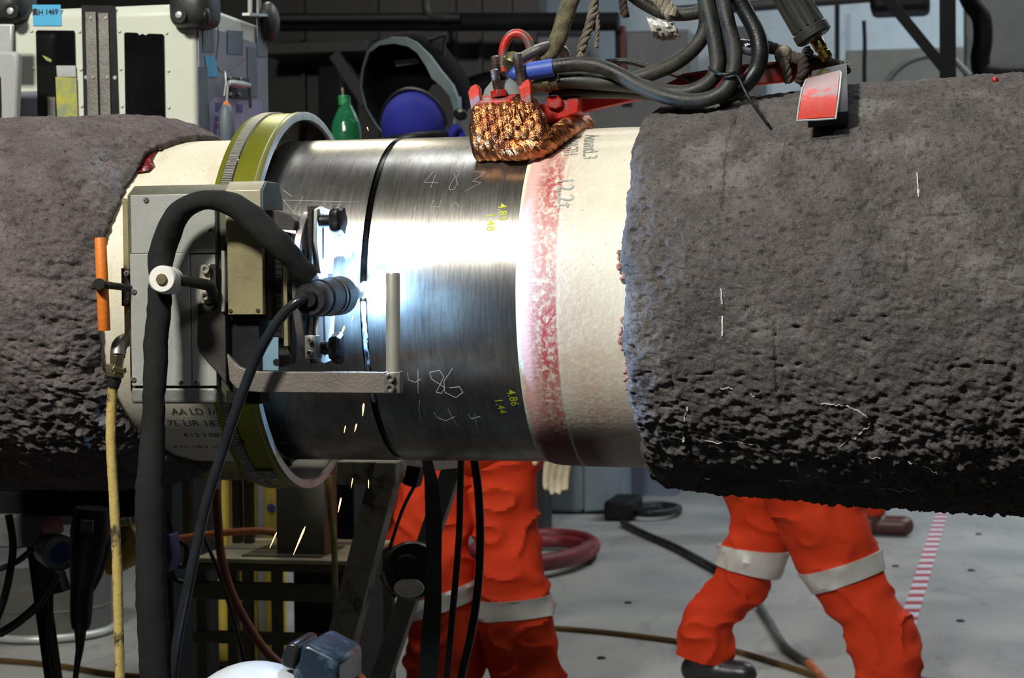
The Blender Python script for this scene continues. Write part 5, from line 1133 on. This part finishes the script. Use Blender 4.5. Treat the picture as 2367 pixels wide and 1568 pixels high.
# socket box with blue plug
sb=empty('power_socket',P(60,1210,.58),'pale grey power socket housing with round blue plug cap below the left concrete','socket')
MB().prism(pp([(-30,1190),(70,1190),(92,1215),(100,1240),(80,1262),(40,1270),(-30,1265)],.6),(0,.12,0)).build('socket_housing',M('dim_grey_plastic',(.16,.18,.17),.5),sb,.006,3)
MB().lathe(P(112,1270,.62),P(138,1278,.53),[(0,.036),(.6,.041),(1,.041)],32).build('plug_cap',K['drum'],sb)
MB().lathe(P(137,1277,.53),P(139,1278,.526),[(0,.040),(1,.037)],32).build('cap_ring',K['plug_grey'],sb); MB().lathe(P(139,1278,.526),P(140,1278,.522),[(0,.026),(1,.024)],32).build('cap_centre',K['plug_blue'],sb)
MB().prism(pp([(88,1290),(112,1300),(132,1330),(145,1370),(102,1380),(88,1345)],.6),(0,.05,0)).build('blue_plug_body',M('dark_blue_plastic',(.008,.02,.07),.5),sb,.004)
# drum
c=G(110,1500); dm=empty('steel_drum',(c.x,c.y+.3,0),'large grey drum on the deck at lower left','drum')
rd=abs(P(245,1400,c.y+.3).x-P(-30,1400,c.y+.3).x)/2; cc=Vector((P(108,1400,c.y+.3).x,c.y+.3,0))
MB().lathe(cc,cc+Vector((0,0,P(108,1330,c.y+.3).z)),[(0,rd),(.5,rd),(.52,rd*1.02),(.54,rd),(1,rd)],48).build('drum_body',K['drum'],dm)
MB().tube([cc+Vector((rd*1.03*math.cos(R_(a)),rd*1.03*math.sin(R_(a)),.02)) for a in range(0,361,15)],.014,10,4).build('bottom_rim',K['pale_metal'],dm)
# yellow lamp housing behind the hoses
ym=empty('yellow_grinder',P(275,1260,.75),'yellow-bodied power tool half hidden by the yellow hose','power tool')
MB().prism(pp([(238,1300),(256,1240),(275,1215),(305,1218),(318,1250),(312,1285),(290,1315),(262,1330),(240,1335)],.75),(0,.07,0)).build('tool_body',K['yellow_mach'],ym,.012,3)
MB().prism(pp([(268,1225),(285,1218),(292,1240),(284,1270),(270,1262)],.742),(0,-.004,0)).build('tool_plate',K['drum'],ym,.002)
MB().tube([P(280,1200,.76),P(296,1196,.76),P(303,1225,.76)],.004,8).build('hang_wire',K['pale_metal'],ym)
o=MB().prism(pp([(372,1240),(392,1236),(398,1290),(388,1325),(368,1320)],.8),(0,.06,0)).build('junction_box',K['blue_dim'],None,.004); tag(o,'small dark blue box behind the black fabric sleeve','box')
# ------------------------------------------------------------------ green frame under the pipe
Yg=1.36
gf=empty('steel_rack',G(600,1500),'olive green low steel frame with shelf behind the pipe under the band','rack')
mb=MB(); a=P(448,1290,Yg); b=P(812,1290,Yg); mb.box((a.x,Yg,a.z-.012),(b.x,Yg+.42,a.z)); mb.build('shelf',K['shelf_top'],gf,.002)
for y0,y1 in ((1305,1322),(1350,1390),(1465,1492)):
    mb=MB(); pbox(mb,445,y0,812,y1,Yg+.005,.03); mb.build('rail',K['green_paint'],gf,.002)
for px in (458,806,530): 
    for dy in (.02,.38):
        mb=MB(); x=P(px,1400,Yg).x; mb.box((x-.014,Yg+dy,0),(x+.014,Yg+dy+.03,a.z-.012)); mb.build('post',K['green_paint'],gf,.002)
for px in (430,545,572): 
    mb=MB(); x=P(px,1200,Yg+.3).x; mb.box((x-.012,Yg+.3,a.z),(x+.012,Yg+.33,1.15)); mb.build('upright',K['green_paint'],gf,.002)
mb=MB(); pbox(mb,400,1062,840,1112,Yg+.28,.06); mb.build('top_rail',M('speckled_olive_beam',(.10,.095,.045),.6,0,(.19,.18,.11),20,.45,.6),gf,.003)
for px,w in ((503,14),(555,12)):
    x=P(px,1170,Yg+.36).x; mb=MB(); mb.lathe((x,Yg+.36,a.z),(x,Yg+.36,1.1),[(0,.012),(1,.012)],12); mb.build('rod',K['pale_metal'],gf)
ob=empty('support_post',P(712,1285,Yg+.03),'grey-green square post standing on the olive frame shelf','post')
mb=MB(); p_=P(645,1300,Yg+.1); q_=P(756,1300,Yg+.1); mb.box((p_.x,Yg+.08,a.z+.001),(q_.x,Yg+.2,P(700,1060,Yg+.1).z)); mb.build('post_body',K['olive_box'],ob,.004)
mb=MB(); p_=P(590,1290,Yg+.15); q_=P(770,1290,Yg+.15); mb.box((p_.x,Yg+.04,a.z+.0005),(q_.x,Yg+.26,a.z+.004)); mb.build('foot_plate',K['olive_box'],ob)
yp=MB(); yp.tube([P(760,1100,Yg-.1),P(764,1180,Yg-.1),P(772,1260,Yg-.1),P(775,1400,Yg-.1),P(776,1568,Yg-.1),P(776,1680,Yg-.1)],.008,10); tag(yp.build('support_rope',M('ochre_strap',(.25,.20,.06),.6,0,(.05,.04,.02),5,.4,.6)),'thin ochre line hanging right of the grey-green post','rope')
# machines beyond the frame: yellow cylinders and pipes
Yq=2.7
rk_=empty('bottle_rack',P(560,1400,Yq),'row of yellow and grey cylinders standing behind the olive frame','cylinder rack')
for px,r,mt_ in ((515,.022,'yellow_mach'),(548,.02,'yellow_mach'),(583,.020,'yellow_mach'),(605,.018,'pale_metal'),(635,.036,'yellow_mach'),(805,.024,'pale_metal')):
    x=P(px,1180,Yq).x; MB().lathe((x,Yq,.02),(x,Yq,1.05),[(0,r),(.9,r),(1,r*.5)],20).build('cylinder',K[mt_],rk_)
MB().box((P(480,1300,Yq).x,Yq-.12,0),(P(830,1300,Yq).x,Yq+.12,.03)).build('rack_base',K['dark_steel'],rk_)
MB().lathe(P(627,1175,Yq-.045),P(627,1175,Yq-.05),[(0,.016),(1,.014)],20).build('round_label',K['blue_dim'],rk_)
cable('rust_hose',[(330,1262,1.55),(420,1245,1.55),(520,1232,1.55),(600,1228,1.55),(650,1235,1.55)],.010,K['hose_orange'],'rust orange hose running level behind the olive frame','hose')
cable('rust_hose',[(500,1130,.9),(505,1220,.9),(512,1290,.9),(535,1370,.9),(570,1440,.9),(610,1500,.9),(650,1540,.9),(700,1600,.9)],.011,K['hose_rust'],'rust brown hose curving down in front of the olive frame','hose')
cable('thin_cable',[(470,1240,.92),(500,1310,.92),(530,1400,.92),(552,1480,.92),(566,1540,.92),(575,1600,.92)],.005,K['rubber'],'thin black cable slanting in front of the olive frame')
cable('thin_cable',[(385,1180,1.2),(400,1240,1.2),(430,1265,1.2),(425,1310,1.2),(395,1300,1.2),(405,1340,1.2),(440,1350,1.2)],.007,K['rubber'],'tangled black cable left of the olive frame')
o=MB().box((P(395,1200,1.9).x,1.9,.0),(P(330,1200,1.9).x,2.3,1.1)).build('dark_cabinet',K['dark_steel'],None,.01); tag(o,'dark cabinet standing behind the black fabric sleeve','cabinet')
# ------------------------------------------------------------------ spattered support stand right of the band
Ys=.42
ss=empty('pipe_stand',G(700,1690),'paint-spattered steel A-frame stand below the weld seam','stand')
mb=MB(); pbox(mb,778,1068,915,1122,Ys,.07); mb.build('head_beam',K['stand'],ss,.003)
MB().prism(pp([(868,1070),(915,1070),(912,1120),(885,1130),(860,1100)],Ys-.01),(0,.008,0)).build('gusset',K['stand'],ss,.002)
def leg(top,bot,w,Y,Yb=None,nm='leg',mat=K['stand']):
    Yb=Y if Yb is None else Yb; a=P(*top,Y);b=P(*bot,Yb); d=(b-a).normalized(); t=(0-b.z)/d.z if d.z else 0
    return bar(a,b+d*t,w,nm,mat,ss)
leg((893,1095),(772,1560),.058,Ys+.03)
leg((1048,1080),(905,1500),.045,Ys+.45,mat=M('grey_green_tube',(.16,.19,.17),.5,.1,(.09,.1,.09),8,.4,.7))
leg((905,1070),(1010,1120),.01,Ys+.45) if 0 else None
mb=MB(); a=P(890,1060,Ys+.04); b=P(1050,1060,Ys+.45); 
bar(P(900,1075,Ys+.05),P(1052,1062,Ys+.47),.04,'side_beam',K['stand'],ss)
slab([(940,1075),(972,1080),(960,1130),(930,1120)],Ys+.05,.05,'shackle_plate',K['dark_steel'],ss,.003)
leg((880,1560),(850,1600),.03,Ys+.3) if 0 else None
# strap, round drum with white face, cables by the stand
st_=MB(); sp=[(986,1060,.0),(996,1110,0),(1002,1200,.0),(1003,1300,.02),(1000,1400,.03),(993,1500,.03),(988,1600,.03),(985,1700,.03)]
wd_=[22,30,38,34,40,44,40,38]; vs=[]
for (x,y,dy),w in zip(sp,wd_): vs+=[P(x-w/2,y,.30+dy),P(x+w/2,y,.30+dy+(.02 if w<36 else 0))]
st_.add(vs+[v+Vector((0,.003,0)) for v in vs],[(2*i,2*i+1,2*i+3,2*i+2) for i in range(len(sp)-1)]+[(2*i+16,2*i+18,2*i+19,2*i+17) for i in range(len(sp)-1)])
tag(st_.build('webbing_strap',K['webbing']),'dark grey webbing strap hanging below the weld seam','strap')
gd=empty('cable_reel',P(948,1310,.62),'round dark reel with white lower face hanging beside the stand leg','reel')
MB().lathe(P(950,1320,.62),P(953,1320,.56),[(0,.058),(.2,.066),(.8,.066),(1,.060)],40).build('reel_disc',K['black_metal'],gd)
MB().lathe(P(940,1312,.555),P(940,1312,.54),[(0,.03),(1,.025)],24).build('reel_hub',K['black'],gd)
vs=[]; c=P(946,1360,.545); q=[]
for a in range(0,360,12): q.append(c+Vector((.034*math.cos(R_(a)),0,.021*math.sin(R_(a)))))
MB().prism(q,(0,-.004,0)).build('white_plate',M('white_ribbed_plate',(.8,.8,.75),.6,0,(.65,.65,.6),30,.4,.6),gd)
MB().tube([P(880,1330,.57),P(895,1360,.57),P(915,1382,.57)],.004,8).build('copper_lead',K['hose_rust'],gd)
MB().tube([P(900,1270,.6),P(930,1180,.6),P(960,1120,.55)],.004,8).build('hang_line',K['black'],gd)
cable('hanging_cable',[(1066,1055,.35),(1064,1130,.35),(1062,1220,.35),(1055,1320,.36),(1045,1430,.36),(1034,1560,.36),(1030,1650,.36)],.007,K['rope_dark'],'slim dark brown cable hanging in front of the left trouser leg')
cable('hanging_cable',[(1095,1055,.30),(1105,1130,.30),(1110,1220,.30),(1108,1320,.3),(1100,1400,.3),(1086,1480,.3),(1066,1568,.3),(1055,1650,.3)],.0085,K['rubber'],'black cable curving down in front of the right trouser leg')
cable('floor_hose',[(800,1500,.5),(820,1545,.45),(850,1580,.4)],.006,K['hose_orange'],'short orange hose at the foot of the stand leg','hose')
# ------------------------------------------------------------------ floor things on the right
c0=G(1330,1190); Ym=c0.y
mc=empty('grey_machine',(P(1330,1100,Ym).x,Ym,0),'pale grey floor machine with dark base behind the coated pipe','machine')
mb=MB(); a=P(1236,1100,Ym); b=P(1422,1100,Ym); z0=P(1300,1186,Ym).z; mb.box((a.x-.5,Ym,z0),(b.x-.18,Ym+.6,1.55)); mb.build('machine_body',K['machine'],mc,.03,3)
mb=MB(); vs=0; mb.prism([(b.x-.18,Ym+.01,z0),(b.x-.18,Ym+.6,z0),(b.x,Ym+.6,z0),(b.x,Ym+.2,z0)],(0,0,1.5-z0)); mb.build('machine_side',K['machine'],mc,.01)
mb=MB(); mb.box((a.x-.5,Ym+.02,0),(b.x+.05,Ym+.6,z0-.002)); mb.build('machine_base',K['dark_steel'],mc)
mb=MB(); pbox(mb,1395,1160,1462,1225,Ym-.3,.4); mb.v=[Vector((v.x,v.y,max(v.z,0) if v.z>.1 else 0)) for v in mb.v]; mb.build('pump',K['dark_steel'],mc,.02)
o=MB().box((P(1430,1100,8.2).x,8.2,0),(P(1560,1100,8.2).x,8.9,P(1500,1076,8.2).z+.6)).build('low_locker',M('blue_grey_locker',(.14,.17,.24),.5,0,(.1,.12,.17),3)); tag(o,'low blue-grey locker at the back wall between machine and concrete','locker')
def coil(cx,cy,rx,ry,n,r,mat,label,name,cat,Z=0):
    pts=[]
    c=G(cx,cy,.03)
    for k in range(n*14+1):
        t=2*math.pi*k/14; f=1-.10*math.sin(k*.23); pts.append(c+Vector((rx*f*math.cos(t),ry*f*math.sin(t),Z+r+.8*r*(k/14)-.02)))
    return tag(MB().tube(pts,r,12,5).build(name,mat),label,cat)
coil(1240,1290,.25,.50,2,.030,K['hose_red'],'coil of thick dark red hose on the deck behind the standing person','hose_coil','hose')
coil(1515,1182,.13,.22,2,.016,K['rubber'],'small coil of black hose on the deck near the back wall','hose_coil','hose')
def fl(name,pts,r,mat,label,cat='cable'): return tag(MB().tube([G(x,y,r) for x,y in pts],r,10,8).build(name,mat),label,cat)
fl('floor_cable',[(1440,1210),(1490,1235),(1560,1265),(1640,1308),(1700,1340)],.018,K['rubber'],'thick black cable running over the deck towards the striding person')
fl('floor_hose',[(1755,1400),(1780,1440),(1810,1490),(1850,1522),(1868,1532)],.015,K['hose_grey'],'grey hose on the deck between the striding legs','hose')
fl('floor_hose',[(1866,1530),(1885,1550),(1900,1568),(1930,1600)],.014,K['hose_orange'],'orange hose continuing from the grey one at the bottom edge','hose')
fl('floor_cable',[(1270,1452),(1350,1458),(1450,1468),(1570,1484),(1700,1506),(1800,1535),(1880,1562),(1960,1600)],.010,K['hose_brown'],'long thin brown cable across the deck below the striding person')
fl('floor_cable',[(-60,1524),(60,1532),(150,1542),(250,1558),(330,1566)],.010,K['hose_brown'],'thin brown cable on the deck at the lower left edge')
# barrier tape stuck on the floor
bt_=empty('floor_tape',G(2150,1300),'red and white striped marking tape on the deck at right','tape')
A0,A1=G(2201,1150,.002),G(2114,1456,.002)
L0,L1=G(2175,1150,.002),G(2073,1456,.002)
nst=24
for i in range(nst):
    t0,t1=i/nst,(i+1)/nst; tm=t0+(t1-t0)*.55
    MB().prism([L0.lerp(L1,t0),A0.lerp(A1,t0),A0.lerp(A1,tm),L0.lerp(L1,tm)],(0,0,.002)).build('white_stripe',M('tape_white',(.62,.62,.68),.5) if i==0 else bpy.data.materials['tape_white'],bt_)
    MB().prism([L0.lerp(L1,tm),A0.lerp(A1,tm),A0.lerp(A1,t1),L0.lerp(L1,t1)],(0,0,.002)).build('red_stripe',M('tape_red',(.42,.03,.035),.5) if i==0 else bpy.data.materials['tape_red'],bt_)
for x,y in ((2070,1310),(2245,1320),(2220,1437),(1390,1523),(1452,1395),(2262,1236)):
    a=G(x,y,0); o=MB().lathe(a,a+Vector((0,0,.006)),[(0,.018),(1,.012)],10).build('deck_bolt',K['dark_steel']); tag(o,'small dark bolt head in the pale deck right of the pipe stand','bolt','bolt heads in the deck')
# ------------------------------------------------------------------ background above the pipe
def hbar(x0,y0,x1,y1,Y,r,mat,name,label,cat='pipe'): return tag(MB().tube([P(x0,y0,Y),P(x1,y1,Y)],r,14).build(name,mat),label,cat)
hbar(600,52,1430,50,5.9,.045,K['dark_steel'],'wall_pipe','dark horizontal pipe high on the dark bulkhead')
hbar(600,42,1060,40,5.8,.016,K['mid_steel'],'wall_pipe','slim grey pipe above the dark one, ending in a bend')
o=MB().tube([P(1040,40,5.8),P(1000,38,5.8),P(985,20,5.8),P(985,-30,5.8)],.02,10); tag(o.build('wall_pipe',K['mid_steel']),'dim grey pipe bending upwards at the top edge','pipe')
mb=MB(); pbox(mb,600,96,848,122,6.0,.4); tag(mb.build('wall_shelf',K['mid_steel'],None,.004),'dim grey shelf beam on the dark bulkhead left of the helmet','shelf')
tag(bar(P(775,125,6.03),P(850,240,6.03),.06,'shelf_brace',K['mid_steel'],None),'slanted dim brace under the shelf beam','brace')
mb=MB(); pbox(mb,735,150,790,330,6.1,.3); tag(mb.build('dark_locker',K['dark_steel'],None,.01),'near-black locker behind the green bottle','locker')
mb=MB(); pbox(mb,1060,215,1600,330,6.1,.3); tag(mb.build('low_cabinet',M('mid_grey_cabinet',(.13,.15,.16),.5,0,(.1,.115,.12),2),None,.01),'grey cabinet behind the copper braid and coated pipe','cabinet')
tag(MB().tube([P(1070,215,6.05),P(1130,195,6.05),P(1200,185,6.05)],.065,12).build('duct',K['dark_steel']),'dark duct left of the red clamp','duct')
for x,y0,y1 in ((1428,60,230),(1440,60,230)):
    tag(bar(P(x,y0,5.98),P(x+3,y1,5.98),.026,'standpipe',K['dark_steel'] if x<1435 else M('dim_red_pipe',(.09,.012,.009),.6),None),'slim dark standpipe behind the cables' if x<1435 else 'slim red standpipe behind the cables','pipe')
for px,w,yy in ((1300,60,105),(1510,85,120)):
    mb=MB(); pbox(mb,px-w,70,px+w,yy+80,6.0,.35); tag(mb.build('wall_cabinet',M('dim_cabinet',(.09,.10,.105),.5,0,(.06,.065,.07),3),None,.01),'dim grey cabinet behind the hanging rope' if px<1400 else 'dim grey cabinet behind the clear film','cabinet')
hbar(1550,28,2010,-8,6.5,.030,K['mid_steel'],'wall_pipe','grey pipe rising along the pale wall behind the plug')
mb=MB(); pbox(mb,2010,-40,2150,24,6.5,.3); tag(mb.build('fan_housing',K['dark_steel'],None,.03),'dark box at the top edge of the pale wall','housing')
dp_=empty('braced_post',P(2190,170,4.2),'near-black steel post with slanted brace in front of the pale wall','frame')
a=P(2190,-60,4.2); bar((a.x,4.2,5.6),(a.x,4.2,P(2190,330,4.2).z),.062,'post',K['dark_steel'],dp_); bar(P(2005,-60,4.2),P(2188,165,4.2),.040,'brace',K['dark_steel'],dp_)
cable('wall_cable',[(2225,-40,4.6),(2245,5,4.6),(2268,40,4.6),(2272,90,4.6),(2266,140,4.6),(2285,170,4.6),(2400,172,4.6)],.040,K['dark_steel'],'thick black cable bending down at the upper right')
cable('wall_cable',[(2050,190,6),(2075,160,6),(2110,138,6),(2160,128,6),(2200,135,6),(2240,175,6)],.016,K['hose_grey'],'grey arched hose behind the black post','hose')
cable('wall_cable',[(1997,48,7.8),(1999,100,7.8),(1998,150,7.8),(1998,190,7.8)],.012,K['dark_steel'],'thin dark cable hanging from a stud on the pale wall')
for x in (1935,): tag(bar(P(x,0,8.9),P(x,190,8.9),.03,'wall_seam_strip',K['dark_steel'],None),'thin dark vertical strip on the pale wall','strip')
mb=MB(); pbox(mb,2230,-60,2420,220,7.5,.5); tag(mb.build('dark_cabinet',M('dim_wall_cabinet',(.06,.065,.065),.5),None,.01),'dim cabinet at the upper right corner behind the black cable','cabinet')
mb=MB(); pbox(mb,1955,112,2230,230,8.95,.35); tag(mb.build('wall_ledge',M('dim_olive_panel',(.13,.135,.12),.6,0,(.10,.105,.095),3),None,.01),'dim grey-green panel along the foot of the pale wall','panel')
mb=MB(); pbox(mb,1700,60,1760,260,8.9,.4); tag(mb.build('back_locker',M('dim_locker_b',(.07,.075,.08),.5),None,.01),'dark locker on the pale wall behind the cable loop','locker')
# green bottle on a tool cupboard hidden behind the pipe
Yb=2.05
cbx=MB(); zt=P(800,325,Yb).z; cbx.box((P(700,400,Yb).x,Yb-.15,0),(P(840,400,Yb).x,Yb+.25,zt-.06)); tag(cbx.build('tool_cupboard',K['dark_steel'],None,.01),'dark cupboard behind the pipe carrying the green bottle','cupboard')
bo=empty('green_bottle',Vector((P(800,300,Yb).x,Yb,zt-.06)),'translucent green plastic bottle standing behind the pipe','bottle')
b0=Vector((P(800,300,Yb).x,Yb,zt-.06)); z_=lambda y:P(800,y,Yb).z; H_=z_(232)-b0.z
prof=[(0,.034),(.02,.040)]+[((z_(y)-b0.z)/H_,r*sc(Yb,800)) for y,r in ((310,36),(285,32),(262,23),(245,14),(236,11),(222,11))]
MB().lathe(b0,b0+Vector((0,0,H_)),prof,28).build('bottle_body',K['green_glass'],bo)
a=Vector((b0.x-.006,Yb,z_(243))); MB().lathe(a,a+Vector((0,0,z_(218)-z_(240))),[(0,.0165),(.9,.0165),(1,.014)],20).build('bottle_cap',K['green_cap'],bo)
MB().tube([P(793,222,Yb),P(791,203,Yb)],.003,6).build('straw',K['rope_pale'],bo)
